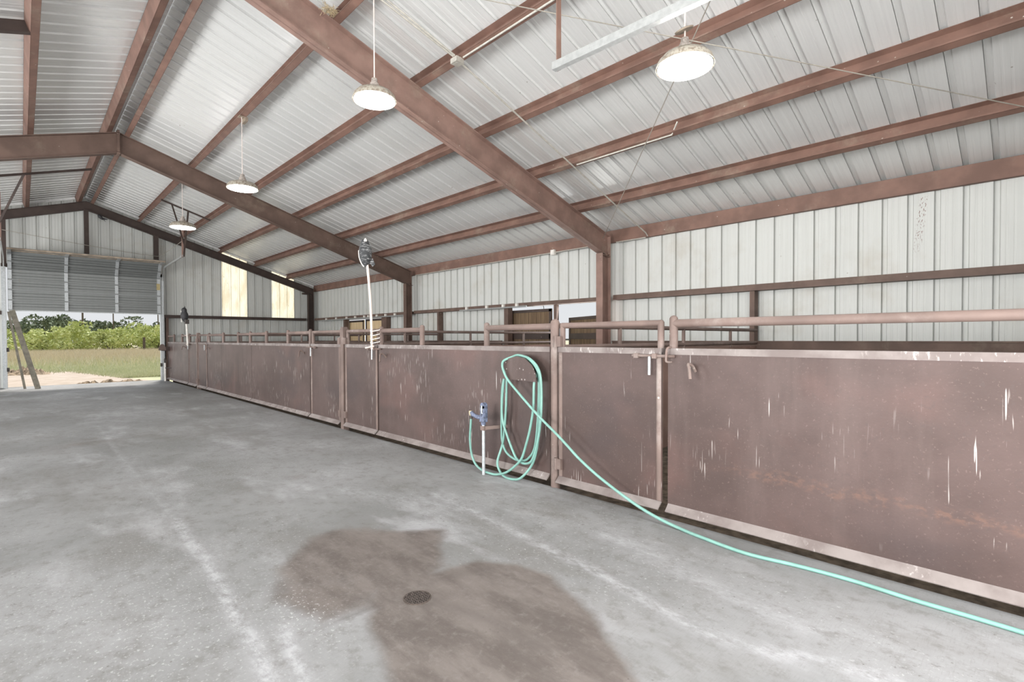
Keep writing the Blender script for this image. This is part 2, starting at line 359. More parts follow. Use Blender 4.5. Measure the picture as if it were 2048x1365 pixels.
# floor (aisle slab, with its stains) --------------------------------------------------
def seg_d(P, a, b):
    a = np.array(a); b = np.array(b); d = b - a; t = np.clip(((P - a) @ d) / (d @ d), 0, 1); return np.linalg.norm(P - (a + t[:, None] * d), axis=1)
def poly_sd(P, poly):
    poly = np.array(poly); n = len(poly); dist = np.full(len(P), 1e9); ins = np.zeros(len(P), bool)
    for i in range(n):
        a, b = poly[i], poly[(i + 1) % n]; dist = np.minimum(dist, seg_d(P, a, b))
        c = ((a[1] > P[:, 1]) != (b[1] > P[:, 1])) & (P[:, 0] < (b[0] - a[0]) * (P[:, 1] - a[1]) / (b[1] - a[1] + 1e-12) + a[0]); ins ^= c
    return np.where(ins, dist, -dist)
def build_floor():
    xs = np.concatenate([[XL, -4, -2.5], np.arange(-1.2, 3.70, .035), [3.709]])
    ys = np.concatenate([[YF - 2.5, -1, -.3], np.arange(.0, 6.2, .035), np.arange(6.3, 12, .15), [13, 14, 16, 18, 20, 21.62, 21.9]])
    nx, ny = len(xs), len(ys); X, Y = np.meshgrid(xs, ys, indexing='ij'); P = np.stack([X.ravel(), Y.ravel()], 1)
    v = np.zeros((nx * ny, 3)); v[:, :2] = P
    i, j = np.meshgrid(np.arange(nx - 1), np.arange(ny - 1), indexing='ij'); a = (i * ny + j).ravel()
    f = np.stack([a, a + ny, a + ny + 1, a + 1], 1)
    # slab side and bottom edge along the stalls
    e0 = len(v); side = np.array([(3.709, y, -.12) for y in ys]); v = np.vstack([v, side])
    top = (nx - 1) * ny + np.arange(ny)
    f2 = [(top[k], e0 + k, e0 + k + 1, top[k + 1]) for k in range(ny - 1)]
    me = bpy.data.meshes.new('floor'); me.from_pydata(v.tolist(), [], f.tolist() + f2); me.materials.append(M_FLOOR)
    upper = [(.97, 2.95), (1.05, 3.14), (1.14, 3.34), (1.35, 3.58), (1.49, 3.7), (1.68, 3.71), (1.91, 3.6), (2.04, 3.33), (2.3, 3.18), (2.34, 3.08), (2.1, 2.9), (1.95, 2.6), (1.6, 2.35), (1.28, 2.47), (1.04, 2.47), (.99, 2.7)]
    main = [(1.62, 2.62), (1.80, 2.60), (1.95, 2.56), (2.12, 2.50), (2.25, 2.3), (2.28, 2.06), (2.12, 1.62), (2.0, 1.45), (1.90, 1.24), (1.72, .95), (1.05, 1.1), (1.10, 1.81), (1.18, 2.15), (1.26, 2.42), (1.45, 2.5)]
    su = 1 / (1 + np.exp(-poly_sd(P, upper) / .05)); sm = 1 / (1 + np.exp(-poly_sd(P, main) / .06))
    wet = np.maximum(su * .70, sm); wet = np.maximum(wet, .95 * np.exp(-(((P - np.array((1.60, 2.50))) / np.array((.36, .26))) ** 2).sum(1)))
    for c, r, a in (((2.05, 5.4), .32, .42), ((3.05, 3.0), .28, .42), ((.5, 9.2), .9, .42), ((-.1, 2.3), .5, .34)):
        wet = np.maximum(wet, a * np.exp(-(((P - np.array(c)) / r) ** 2).sum(1)))
    dark = np.zeros(len(P))
    for pts, wd_, am in (([(1.62, 2.30), (1.72, 1.95), (1.74, 1.6)], .05, .8), ([(1.74, 2.5), (1.95, 2.45), (2.1, 2.38)], .05, .6), ([(1.95, 1.75), (1.88, 1.5), (1.8, 1.3)], .04, .7), ([(1.62, 1.75), (1.6, 1.5), (1.55, 1.3)], .035, .6), ([(1.28, 2.2), (1.4, 2.1)], .06, .45), ([(1.0, 2.95), (1.08, 3.1)], .05, .5), ([(1.42, 2.52), (1.55, 2.42)], .04, .5)):
        d = np.min([seg_d(P, pts[k], pts[k + 1]) for k in range(len(pts) - 1)], axis=0); dark = np.maximum(dark, am * np.exp(-(d / wd_) ** 2))
    lime = np.zeros(len(P))
    def stroke(pts, wid, amp):
        d = np.min([seg_d(P, pts[k], pts[k + 1]) for k in range(len(pts) - 1)], axis=0); np.maximum(lime, amp * np.exp(-(d / wid) ** 2), out=lime)
    stroke([(.90, 11), (.86, 6.72), (.87, 4.81)], .03, .34)
    stroke([(.87, 4.81), (.85, 4.07), (.84, 3.51), (.79, 2.92), (.77, 2.53), (.72, 2.1), (.68, 1.7)], .038, .85)
    stroke([(.93, 2.63), (.88, 2.37), (.84, 2.15), (.80, 1.8)], .03, .9)
    stroke([(2.75, 3.9), (2.72, 3.36), (2.6, 2.41), (2.55, 1.89), (2.46, 1.48), (2.40, 1.1), (2.45, .88), (2.56, .67), (2.62, .4)], .05, .62)
    stroke([(2.2, 4.6), (2.45, 3.9), (2.72, 3.36)], .12, .4)
    stroke([(3.1, 2.2), (2.9, 1.5), (2.8, .8)], .1, .35)
    fl = np.exp(-(((P - np.array((1.05, 2.72))) / np.array((.14, .42))) ** 2).sum(1)); fl = np.maximum(fl, .6 * np.exp(-(((P - np.array((.45, 3.2))) / np.array((.7, 1.2))) ** 2).sum(1)))
    fl = np.maximum(fl, .5 * np.exp(-(((P - np.array((1.5, 6.2))) / np.array((.8, .9))) ** 2).sum(1)))
    ck = np.min([seg_d(P, a, b) for a, b in (((.91, 2.47), (1.05, 2.475)), ((1.05, 2.475), (1.36, 2.49)))], axis=0); crack = .38 * np.exp(-(ck / .012) ** 2)
    for nm, arr in (('wet', wet), ('lime', lime), ('flecks', fl), ('crack', crack), ('dark', dark)):
        at = me.attributes.new(nm, 'FLOAT', 'POINT'); at.data.foreach_set('value', np.concatenate([arr, np.zeros(len(ys))]).astype(np.float32))
    o = bpy.data.objects.new('floor', me); COL.objects.link(o); tag(o, None, None, None, 'structure')
build_floor()
b = MB(); b.box(3.71, XW + .05, YF - .5, YE, -.16, -.085); struct('floor_stalls', b, M_DIRT)

# ceiling ------------------------------------------------------------------------------
b = MB(); pr = rib_profile(YF, YE + .02, RP, RPH)
rz = lambda x: ROOF - SL * abs(x - XR)
sheet_strip(b, pr, lambda u, d: (XR + .02, u, rz(XR) + d), lambda u, d: (XW + .25, u, rz(XW + .25) + d))
sheet_strip(b, pr, lambda u, d: (XL - .25, u, rz(XL - .25) + d), lambda u, d: (XR - .02, u, rz(XR) + d))
struct('ceiling', b, M_ROOF)
b = MB(); b.prism([(XR - .10, YF, rz(XR - .10) - .014), (XR + .01, YF, rz(XR) - .022), (XR + .01, YF, rz(XR) - .016), (XR - .10, YF, rz(XR - .10) - .008)], (0, YE - YF, 0))  # ridge flashing, its white standing in for daylight leaking at the ridge
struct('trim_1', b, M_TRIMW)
b = MB()
for x0, x1 in ((XR, XW), (XR, XL)):
    b.obox((x0, YE - .02, rz(x0) - .035), (x1, YE - .02, rz(x1) - .035), .06, .06)
struct('trim_2', b, M_TRIMW)

# right wall ---------------------------------------------------------------------------
ZT = rz(XW)
OP2, OP3 = (6.62, 9.60), (15.80, 18.66)
b = MB()
def wall_r(y0, y1, z0, z1):
    sheet_strip(b, rib_profile(y0, y1, RP, RPH), lambda u, d: (XW + d, u, z0), lambda u, d: (XW + d, u, z1))
wall_r(YF, YE, 2.25, ZT)
for a, c in ((YF, OP2[0]), (OP2[1], OP3[0]), (OP3[1], YE)): wall_r(a, c, -.1, 2.25)
struct('wall_right', b, M_WALL)
# unseen left wall, with gaps added between its frames for the fill light
b = MB()
def wall_l(y0, y1, z0, z1):
    sheet_strip(b, rib_profile(y0, y1, RP, RPH), lambda u, d: (XL - d, u, z0), lambda u, d: (XL - d, u, z1))
wall_l(YF, YE, 3.05, rz(XL))
for a, c in ((YF, .9), (4.3, 8.5), (11.9, 15.9), (19.3, YE)): wall_l(a, c, 0, 3.05)
struct('wall_left', b, M_WALL)
# far and front gable walls
def gable(name, y, s, gaps, low):
    b = MB()
    xs = sorted([XL, XW] + [v for g in gaps for v in g])
    for x0, x1 in zip(xs[:-1], xs[1:]):
        z0 = 0.
        for g0, g1 in gaps:
            if x0 >= g0 - 1e-6 and x1 <= g1 + 1e-6: z0 = low[(g0, g1)]
        if z0 is None: continue
        pr = rib_profile(x0, x1, .3023, 5.549)
        sheet_strip(b, pr, lambda u, d: (u, y + s * d, z0), lambda u, d: (u, y + s * d, max(z0, rz(u) - .0)))
    return struct(name, b, M_WALL)
DOOR = (-.31, 3.56); PA, PB = (5.555, 6.455), (7.385, 8.285)
gable('wall_far_upper', YE, 1, [DOOR, PA, PB], {DOOR: 3.72, PA: 99, PB: 99}) if False else None
b = MB()
def gable_piece(x0, x1, z0, z1=None):
    sheet_strip(b, rib_profile(x0, x1, .3023, 5.549), lambda u, d: (u, YE + d, z0), lambda u, d: (u, YE + d, rz(u) if z1 is None else z1))
gable_piece(XL, DOOR[0], 0); gable_piece(DOOR[0], XR, 3.72); gable_piece(XR, DOOR[1], 3.72); gable_piece(DOOR[1], PA[0], 0)
gable_piece(*PA, 0, 2.30); gable_piece(PA[1], PB[0], 0); gable_piece(*PB, 0, 2.30); gable_piece(PB[1], XW, 0)
struct('wall_far', b, M_WALL)
for k, pp in enumerate((PA, PB)):
    b = MB(); sheet_strip(b, rib_profile(pp[0], pp[1], .3023, 5.549), lambda u, d: (u, YE + d, 2.30), lambda u, d: (u, YE + d, rz(u)))
    struct('window_%d' % (k + 1), b, M_PANEL)
b = MB()
def front_piece(x0, x1, z0):
    sheet_strip(b, rib_profile(x0, x1, .3023, 5.549), lambda u, d: (u, YF - d, z0), lambda u, d: (u, YF - d, rz(u)))
front_piece(XL, DOOR[0], 0); front_piece(DOOR[0], XR, 3.72); front_piece(XR, DOOR[1], 3.72); front_piece(DOOR[1], XW, 0)
struct('wall_front', b, M_WALL)

# ------------------------------------------------------------------ steel frames
def ibeam(mb, A, B, d0, d1, y, fw, tw=.012, tf=.014):   # top edge from A to B (x, z), vertical depth d0 to d1
    (xa, za), (xb, zb) = A, B
    mb.prism([(xa, y - tw / 2, za), (xb, y - tw / 2, zb), (xb, y - tw / 2, zb - d1), (xa, y - tw / 2, za - d0)], (0, tw, 0))
    for o0, o1 in ((0, 0), (d0 - tf, d1 - tf)):
        mb.prism([(xa, y - fw / 2, za - o0), (xb, y - fw / 2, zb - o1), (xb, y - fw / 2, zb - o1 - tf), (xa, y - fw / 2, za - o0 - tf)], (0, fw, 0))
    return mb
def column(x_in, x_out, y, fw, depth):
    zi = pl(x_in) - depth - .014; zo = pl(x_out) - .004; s_ = 1 if x_out > x_in else -1
    m = MB(); m.prism([(x_in, y - .006, -.1), (x_out, y - .006, -.1), (x_out, y - .006, pl(x_out) - depth - .016), (x_in, y - .006, zi - .002)], (0, .012, 0))
    for x, z in ((x_in, zi), (x_out + s_ * .008, zo)): m.box(x - .007, x + .007, y - fw / 2, y + fw / 2, -.1, z)
    return m
def frame(y, label, depth, fw, cin, mat, zc):
    t = thing('steel_frame', (XR, y, 0), label, 'steel frame', 'steel barn frames')
    xo = 8.93; xlo = 2 * XR - xo
    ibeam(MB(), (XR, pl(XR)), (xo, pl(xo)), depth, depth, y, fw).build('rafter', mat, t)
    ibeam(MB(), (XR, pl(XR)), (xlo, pl(xlo)), depth, depth, y, fw).build('rafter', mat, t)
    column(cin, xo, y, fw, depth).build('column', mat, t)
    column(2 * XR - cin, xlo, y, fw, depth).build('column', mat, t)
    m = MB(); m.box(XR - .022, XR + .022, y - fw / 2 - .01, y + fw / 2 + .01, pl(XR) - depth - .03, pl(XR) + .035)
    for zz in (.035, depth - .0): m.lathe((XR - .03, y - fw / 2 - .0, pl(XR) - zz), [(.028, 0), (.028, .06)], 6, (1, 0, 0))
    m.build('ridge_plate', mat, t)
    for cx, s_ in ((cin, 1), (2 * XR - cin, -1)):           # stiffener across the knee
        m = MB(); m.box(min(cx, cx + s_ * .25), max(cx, cx + s_ * .25), y - fw / 2, y - .008, pl(cin) - depth - .06, pl(cin) - depth - .046); m.build('knee_plate', mat, t)
    return t
frame(Y1, 'nearest brown steel frame with the big rafter crossing the top of the view', .452, .165, 8.66, M_FRAME, 3.6)
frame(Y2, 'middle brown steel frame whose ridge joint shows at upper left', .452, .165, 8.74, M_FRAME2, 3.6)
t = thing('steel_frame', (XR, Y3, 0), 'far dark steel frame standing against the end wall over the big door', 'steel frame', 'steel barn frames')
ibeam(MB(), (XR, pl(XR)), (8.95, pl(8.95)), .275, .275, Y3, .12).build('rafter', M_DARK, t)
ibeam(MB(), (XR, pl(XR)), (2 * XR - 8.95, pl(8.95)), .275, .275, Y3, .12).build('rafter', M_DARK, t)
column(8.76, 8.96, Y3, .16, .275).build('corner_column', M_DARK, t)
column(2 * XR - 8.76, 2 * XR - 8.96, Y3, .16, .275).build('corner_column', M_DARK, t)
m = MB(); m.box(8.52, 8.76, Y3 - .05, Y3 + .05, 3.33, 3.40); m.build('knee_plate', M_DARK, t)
for x0, x1, lab in ((1.51, 1.63, None), (3.375, 3.51, None), (-.395, -.285, None)):
    m = MB(); m.box(x0, x1, Y3 - .05, Y3 + .05, 3.66, pl((x0 + x1) / 2) - .25); m.build('gable_post', M_DARK, t)
for x0, x1 in ((3.56, 3.66), (-.41, -.31)):
    m = MB(); m.box(x0, x1, Y3 + .06, Y3 + .26, 0, 3.72); m.build('door_jamb', M_GALV, t)
m = MB(); m.box(-.41, 3.66, Y3 + .06, Y3 + .2, 3.66, 3.76); m.build('door_header', M_DARK, t)

# ------------------------------------------------------------------ purlins and eave beams
def zbar(X, side, y0=YF + .02, y1=YE - .03):
    u = Vector((-side * CA, 0, SA)); n = Vector((side * SA, 0, CA)); base = Vector((X, y0, pl(X)))
    D = Vector((0, y1 - y0, 0)); mb = MB(); th = .005; H = .203
    def rect(a0, a1, b0, b1): mb.prism([base + u * a0 + n * b0, base + u * a1 + n * b0, base + u * a1 + n * b1, base + u * a0 + n * b1], D)
    rect(0, th, 0, H); rect(0, .092, 0, th); rect(.087, .092, 0, .026); rect(0, .085, H - th, H)
    return mb
ordn = ['first', 'second', 'third', 'fourth', 'fifth']
for k, X in enumerate((7.93, 6.685, 5.455, 4.222, 2.992)):
    solo('roof_purlin', zbar(X, 1), M_PURLIN, ordn[k] + ' brown purlin up from the right eave beam, under the right roof slope', 'purlin', 'roof purlins')
solo('roof_purlin', zbar(1.765, 1), M_PURLIN, 'brown purlin close beside the ridge on its right side', 'purlin', 'roof purlins')
solo('roof_purlin', zbar(1.37, -1), M_PURLIN, 'brown purlin close beside the ridge on its left side', 'purlin', 'roof purlins')
for k, X in enumerate((.146, -1.08, -2.32, -3.55, -4.79)):
    if k > 1: continue
    solo('roof_purlin', zbar(X, -1), M_PURLIN, ordn[k] + ' brown purlin below the ridge pair under the left roof slope', 'purlin', 'roof purlins')
def eave(x, s):
    m = MB(); m.box(min(x, x + s * .005), max(x, x + s * .005), YF + .02, YE - .03, 3.495, rz(x) - .012)
    m.box(min(x, x + s * .085), max(x, x + s * .085), YF + .02, YE - .03, 3.490, 3.496)
    m.box(min(x, x + s * .005), max(x, x + s * .005), YF + .02, YE - .03, 3.47, 3.493) if False else None
    return m
solo('eave_beam', eave(9.10, 1), M_PURLIN, 'brown steel eave beam along the top of the right wall', 'eave beam')
b = MB(); z0 = pl(.12); b.obox((.14, 9.3, pl(.14) + .1), (-1.0, 9.3, pl(-1.0) + .1), .012, .18, (0, 0, 1)); b.obox((.14, 9.26, pl(.14) + .012), (-1.0, 9.26, pl(-1.0) + .012), .08, .012, (0, 0, 1))
solo('purlin_strut', b, M_DARK, 'short dark steel strut between two left roof purlins at the upper left corner', 'strut')

# ------------------------------------------------------------------ girts, studs, kick plates
def girt(x0, x1, y0, y1, z0, z1): m = MB(); m.box(x0, x1, y0, y1, z0, z1); return m
G = 'wall girts'
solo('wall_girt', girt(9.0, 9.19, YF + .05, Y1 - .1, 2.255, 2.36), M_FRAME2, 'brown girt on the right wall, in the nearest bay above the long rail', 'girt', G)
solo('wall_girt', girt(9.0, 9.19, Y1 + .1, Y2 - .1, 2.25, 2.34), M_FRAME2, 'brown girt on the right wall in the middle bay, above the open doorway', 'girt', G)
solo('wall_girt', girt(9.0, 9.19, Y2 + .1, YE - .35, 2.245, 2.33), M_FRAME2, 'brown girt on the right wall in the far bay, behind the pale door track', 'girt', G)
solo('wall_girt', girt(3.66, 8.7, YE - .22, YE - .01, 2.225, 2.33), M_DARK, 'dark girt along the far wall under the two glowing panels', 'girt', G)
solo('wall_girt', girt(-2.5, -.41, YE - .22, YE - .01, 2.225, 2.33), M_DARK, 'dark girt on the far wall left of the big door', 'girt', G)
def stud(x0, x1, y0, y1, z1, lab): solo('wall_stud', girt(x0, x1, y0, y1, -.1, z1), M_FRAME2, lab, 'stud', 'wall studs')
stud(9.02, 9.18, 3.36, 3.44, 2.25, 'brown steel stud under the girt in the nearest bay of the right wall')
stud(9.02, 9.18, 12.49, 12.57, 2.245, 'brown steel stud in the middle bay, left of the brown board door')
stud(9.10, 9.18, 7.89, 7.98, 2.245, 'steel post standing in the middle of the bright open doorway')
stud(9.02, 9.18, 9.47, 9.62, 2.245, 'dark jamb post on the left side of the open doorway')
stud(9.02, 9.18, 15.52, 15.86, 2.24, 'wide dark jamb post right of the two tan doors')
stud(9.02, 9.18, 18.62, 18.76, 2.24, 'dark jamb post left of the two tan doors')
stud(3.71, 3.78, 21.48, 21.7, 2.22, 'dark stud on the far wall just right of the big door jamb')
K = 'brown steel kick plates'
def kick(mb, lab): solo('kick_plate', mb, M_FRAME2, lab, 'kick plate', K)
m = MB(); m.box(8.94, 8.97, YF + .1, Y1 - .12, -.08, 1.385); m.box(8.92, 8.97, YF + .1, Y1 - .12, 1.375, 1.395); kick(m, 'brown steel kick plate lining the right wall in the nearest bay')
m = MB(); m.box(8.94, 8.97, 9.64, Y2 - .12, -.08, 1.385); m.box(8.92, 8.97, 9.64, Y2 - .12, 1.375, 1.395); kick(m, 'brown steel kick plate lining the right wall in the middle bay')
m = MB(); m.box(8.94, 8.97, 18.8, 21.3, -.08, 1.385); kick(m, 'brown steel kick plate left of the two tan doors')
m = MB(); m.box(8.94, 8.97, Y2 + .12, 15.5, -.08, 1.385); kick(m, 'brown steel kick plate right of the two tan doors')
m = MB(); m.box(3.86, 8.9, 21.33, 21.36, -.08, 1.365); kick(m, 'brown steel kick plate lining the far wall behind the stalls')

# ------------------------------------------------------------------ stall fronts
ZTOP, ZB = 1.335, .118
def front(name, label, cat, y0, y1, rails=(), posts=(), gate=False, hooks=(), group=None, seams=()):
    t = thing(name, (XP, (y0 + y1) / 2, 0), label, cat, group)
    m = MB(); cuts = [y0] + list(seams) + [y1]
    for a, c in zip(cuts[:-1], cuts[1:]): m.box(XP, XP + .012, a + (.004 if a != y0 else 0), c - (.004 if c != y1 else 0), ZB, ZTOP)
    m.build('plate', M_PLATE, t)
    m = MB(); m.prism([(XP - .002, y0 + .004, ZB + .004), (XP - .056, y0 + .004, .069), (XP - .052, y0 + .004, .063), (XP + .010, y0 + .004, ZB - .006)], (0, y1 - y0 - .008, 0)); m.build('kick_lip', M_LEDGE, t)
    m = MB(); m.obox((XP + .035, y0, ZTOP + .008), (XP + .035, y1, ZTOP + .008), .078, .05); m.build('top_ledge', M_LEDGE, t)
    r = .027 if gate else .033
    for a, c in rails:
        m = MB(); m.tube([(XP + .035, a, 1.60 - r), (XP + .035, c, 1.60 - r)], r, 12); m.build('rail', M_PIPE, t, True)
    for yy in posts:
        m = MB()
        dome_post(m, XP + .035, yy, ZTOP - .02, 1.632 if not gate else 1.60, r); m.build('upright', M_PIPE, t, True)
    for hy, hz in hooks:
        m = MB(); m.tube(smooth_path([(XP, hy - .02, hz + .0), (XP - .03, hy - .01, hz + .045), (XP - .075, hy, hz + .06), (XP - .10, hy - .02, hz + .02), (XP - .115, hy - .035, hz - .05)], 5), .012, 8); m.build('bridle_hook', M_PIPE, t, True)
    return t
SP = 'steel stall front panels'; SG = 'steel stall gates'
front('stall_fence', 'nearest long brown steel stall panel, with rust scrape, running out at the right edge', 'stall fence', -1.4, 2.05, [(-1.4, 2.02)], [2.02], hooks=[(1.84, 1.19)], group=SP)
panelC = front('stall_fence', 'brown steel stall panel behind the coiled green hose', 'stall fence', 3.31, 6.63, [(3.27, 4.288), (5.564, 6.62)], [4.288, 5.564, 6.60], hooks=[(6.43, 1.18)], group=SP)
front('stall_fence', 'brown steel stall panel right after the far gate of the middle gate pair', 'stall fence', 9.06, 12.27, [(9.10, 10.178), (11.40, 12.42)], [9.11, 10.178, 11.40], hooks=[(9.32, 1.18)], group=SP)
front('stall_fence', 'brown steel stall panel with a middle seam just nearer than the far gate pair', 'stall fence', 12.285, 16.05, [(12.46, 13.341), (14.60, 15.98)], [12.45, 13.341, 14.60, 15.97], hooks=[(15.8, 1.18)], group=SP, seams=(14.653,))
front('stall_fence', 'farthest brown steel stall panel, ending beside the big far door', 'stall fence', 18.29, 21.35, [(18.25, 19.25), (20.45, 21.35)], [18.27, 19.25, 20.45], hooks=[(18.62, 1.18)], group=SP)
def gate(label, y0, y1, hinge_low, latch, pin=True):
    # y0..y1 gate leaf; hinge_low: the hinges are on the smaller-Y side
    t = front('stall_gate', label, 'stall gate', y0, y1, [(y0 + .02, y1 - .02)], [y0 + .027, y1 - .027], True, (), SG)
    for yy in (y0 + .027, y1 - .027):
        m = MB(); m.tube([(XP + .012, yy, .125), (XP + .012, yy, ZTOP - .02)], .026, 10); m.build('side_tube', M_PIPE, t, True)
    hy = y0 - .012 if hinge_low else y1 + .012
    for hz in (.24, 1.42):
        m = MB(); m.tube([(XP - .022, hy, hz - .055), (XP - .022, hy, hz + .055)], .02, 8); m.box(XP - .03, XP + .0, min(hy, y0 + .05) if hinge_low else y1 - .05, y0 + .05 if hinge_low else max(hy, y1 - .05), hz - .05, hz + .05); m.build('hinge', M_PIPE, t)
    s = -1 if not hinge_low else 1; ly = y0 if not hinge_low else y1
    # sliding bolt with hanging pin, on the free side
    m = MB(); m.tube([(XP - .022, ly - s * .26, 1.305), (XP - .022, ly + s * .12, 1.305)], .012, 8); m.build('latch_bolt', M_PIPE, t, True)
    for kk in (.22, .05):
        m = MB(); m.box(XP - .04, XP, ly - s * kk - .02, ly - s * kk + .02, 1.285, 1.325); m.build('latch_keeper', M_PIPE, t)
    m = MB(); m.tube([(XP - .04, ly - s * .09, 1.30), (XP - .042, ly - s * .09, 1.15)], .011, 8); m.build('latch_handle', M_GALV, t, True)
    return t
gate('brown steel stall gate crossed by the slanting green hose', 2.105, 3.205, False, 2.1)
gate('brown steel stall gate with the near bird decoy pole tied to it', 6.66, 7.68, False, 6.7)
gate('brown steel stall gate on the far side of the square-topped hinge post', 7.85, 9.02, True, 9.0)
gate('brown steel stall gate, nearer one of the farthest gate pair', 16.09, 17.06, False, 16.1)
gate('brown steel stall gate tied to the far bird decoy pole', 17.2, 18.22, True, 18.2)
# catch loop at the near latch and gate posts
def gpost(y, label, square):
    m = MB()
    if square:
        m.box(XP - .02, XP + .07, y - .05, y + .05, -.1, 1.62); m.box(XP - .012, XP + .062, y - .042, y + .042, 1.62, 1.645)
    else: dome_post(m, XP + .02, y, -.1, 1.64, .045)
    solo('gate_post', m, M_PIPE, label, 'gate post', 'gate hinge posts', True)
gpost(3.262, 'brown round hinge post right beside the hose coil', False)
gpost(7.765, 'brown square hinge post between the two middle gates', True)
gpost(17.13, 'brown hinge post between the two farthest gates', True)
m = MB(); m.tube(smooth_path([(XP + .01, 2.03, 1.37), (XP - .03, 2.03, 1.375), (XP - .05, 2.035, 1.35), (XP - .05, 2.04, 1.28), (XP - .045, 2.035, 1.262), (XP, 2.02, 1.258)], 5), .009, 8)
solo('latch_catch', m, M_PIPE, 'bent steel rod catch that receives the nearest gate bolt', 'latch catch', None, True)

# partitions between the stalls
def partition(y, label):
    t = thing('stall_partition', (6.3, y, 0), label, 'stall partition', 'stall partitions')
    m = MB(); m.box(XP + .09, 8.92, y - .006, y + .006, .05, 1.31); m.build('plate', M_FRAME, t)
    for z in (1.60 - .024, 1.362):
        m = MB(); m.tube([(XP + .05, y, z), (8.93, y, z)], .026, 10); m.build('rail', M_PIPE, t, True)
    for x in (4.9, 6.4, 7.9):
        m = MB(); m.tube([(x, y, 1.3), (x, y, 1.58)], .024, 8); m.build('upright', M_PIPE, t, True)
partition(3.30, 'brown pipe-topped partition behind the hose post, ending at the near wall stud')
partition(7.80, 'brown pipe-topped partition running back from the square hinge post')
partition(12.42, 'brown pipe-topped partition meeting the middle bay stud')
partition(17.13, 'farthest brown pipe-topped partition running back from the last hinge post')

# ------------------------------------------------------------------ hose hanger and hose
t = thing('hose_hanger', (XP, 3.62, 1.0), 'curved brown steel hose hanger welded to the stall panel', 'hose hanger')
arc = [(3.888, 1.037), (3.872, 1.116), (3.832, 1.195), (3.755, 1.245), (3.637, 1.272), (3.517, 1.255), (3.415, 1.184), (3.370, 1.10), (3.362, 1.026)]
m = MB(); m.prism([(3.575, a, c) for a, c in arc], (.008, 0, 0)); m.build('face_plate', M_PLATE, t)
arc2 = [(3.85, 1.09), (3.80, 1.15), (3.73, 1.19), (3.637, 1.205), (3.54, 1.195), (3.46, 1.15), (3.41, 1.08)]
m = MB(); m.prism([(3.58, a, c) for a, c in arc2] + [(3.58, a, c - .012) for a, c in arc2[::-1]], (XP - 3.58, 0, 0)); m.build('saddle', M_PLATE, t)
Xh = 3.63
A = [(4.262, .60), (4.270, .50), (4.29, .42), (4.303, .325), (4.29, .19), (4.235, .086), (4.133, .034), (4.017, .02), (3.92, .025), (3.794, .067), (3.687, .139), (3.584, .241), (3.525, .395), (3.468, .566), (3.425, .774), (3.413, 1.017)]
top1 = [(3.43, 1.13), (3.52, 1.215), (3.637, 1.232), (3.76, 1.21), (3.86, 1.12)]
L1 = [(3.886, 1.016), (3.915, .846), (3.92, .467), (3.902, .339), (3.839, .252), (3.717, .208), (3.613, .21), (3.526, .251), (3.441, .367), (3.398, .636), (3.383, 1.019)]
top2 = [(3.41, 1.14), (3.51, 1.225), (3.637, 1.245), (3.75, 1.22), (3.84, 1.12)]
L2 = [(3.859, 1.017), (3.891, .794), (3.885, .601), (3.807, .428), (3.702, .253), (3.628, .202), (3.54, .197), (3.455, .252), (3.385, .436), (3.343, .642), (3.329, .893), (3.345, 1.091), (3.405, 1.195), (3.52, 1.262)]
top3 = [(3.637, 1.265), (3.75, 1.225), (3.82, 1.12)]
L3 = [(3.828, 1.019), (3.845, .691), (3.878, .418), (3.91, .305), (3.927, .161), (3.903, .075), (3.825, .02), (3.703, .015), (3.584, .05), (3.483, .176), (3.413, .33), (3.371, .589), (3.36, 1.02)]
top4 = [(3.385, 1.15), (3.50, 1.25), (3.637, 1.282), (3.73, 1.262)]
FH = [(3.55, 3.79, 1.225), (3.545, 3.81, 1.177), (3.545, 3.793, 1.125), (3.545, 3.731, 1.034), (3.55, 3.569, .9), (3.55, 3.4, .773), (3.55, 3.265, .679), (3.55, 3.073, .558), (3.55, 2.938, .464), (3.55, 2.807, .373), (3.55, 2.591, .254), (3.56, 2.289, .117), (3.56, 2.06, .045), (3.545, 1.86, .016), (3.508, 1.682, .012), (3.453, 1.34, .012), (3.495, 1.029, .012), (3.512, .743, .012), (3.49, .467, .012), (3.488, .215, .012), (3.48, .0, .012), (3.45, -.5, .012), (3.3, -1.1, .012)]
pts = []
for seg, x in ((A, 3.60), (top1, 3.66), (L1, 3.635), (top2, 3.64), (L2, 3.615), (top3, 3.62), (L3, 3.625), (top4, 3.61)):
    for k, (yy, zz) in enumerate(seg):
        xx = x
        if seg is A: xx = 3.50 + .1 * min(1, max(0, (k - 1) / 11))
        if seg is L3 and 4 <= k <= 8: xx = 3.58
        pts.append((xx, yy, zz))
pts += FH
t = thing('garden_hose', (3.55, 3.6, 0), 'mint green garden hose looped on the hanger and trailing along the floor', 'hose')
m = MB(); m.tube(smooth_path(pts, 6), .0125, 10); m.build('hose', M_HOSE, t, True)
m = MB(); m.lathe((3.50, 4.262, .665), [(.017, 0), (.017, -.03), (.0155, -.032), (.0155, -.085)], 12); m.build('coupling', M_IRON, t)

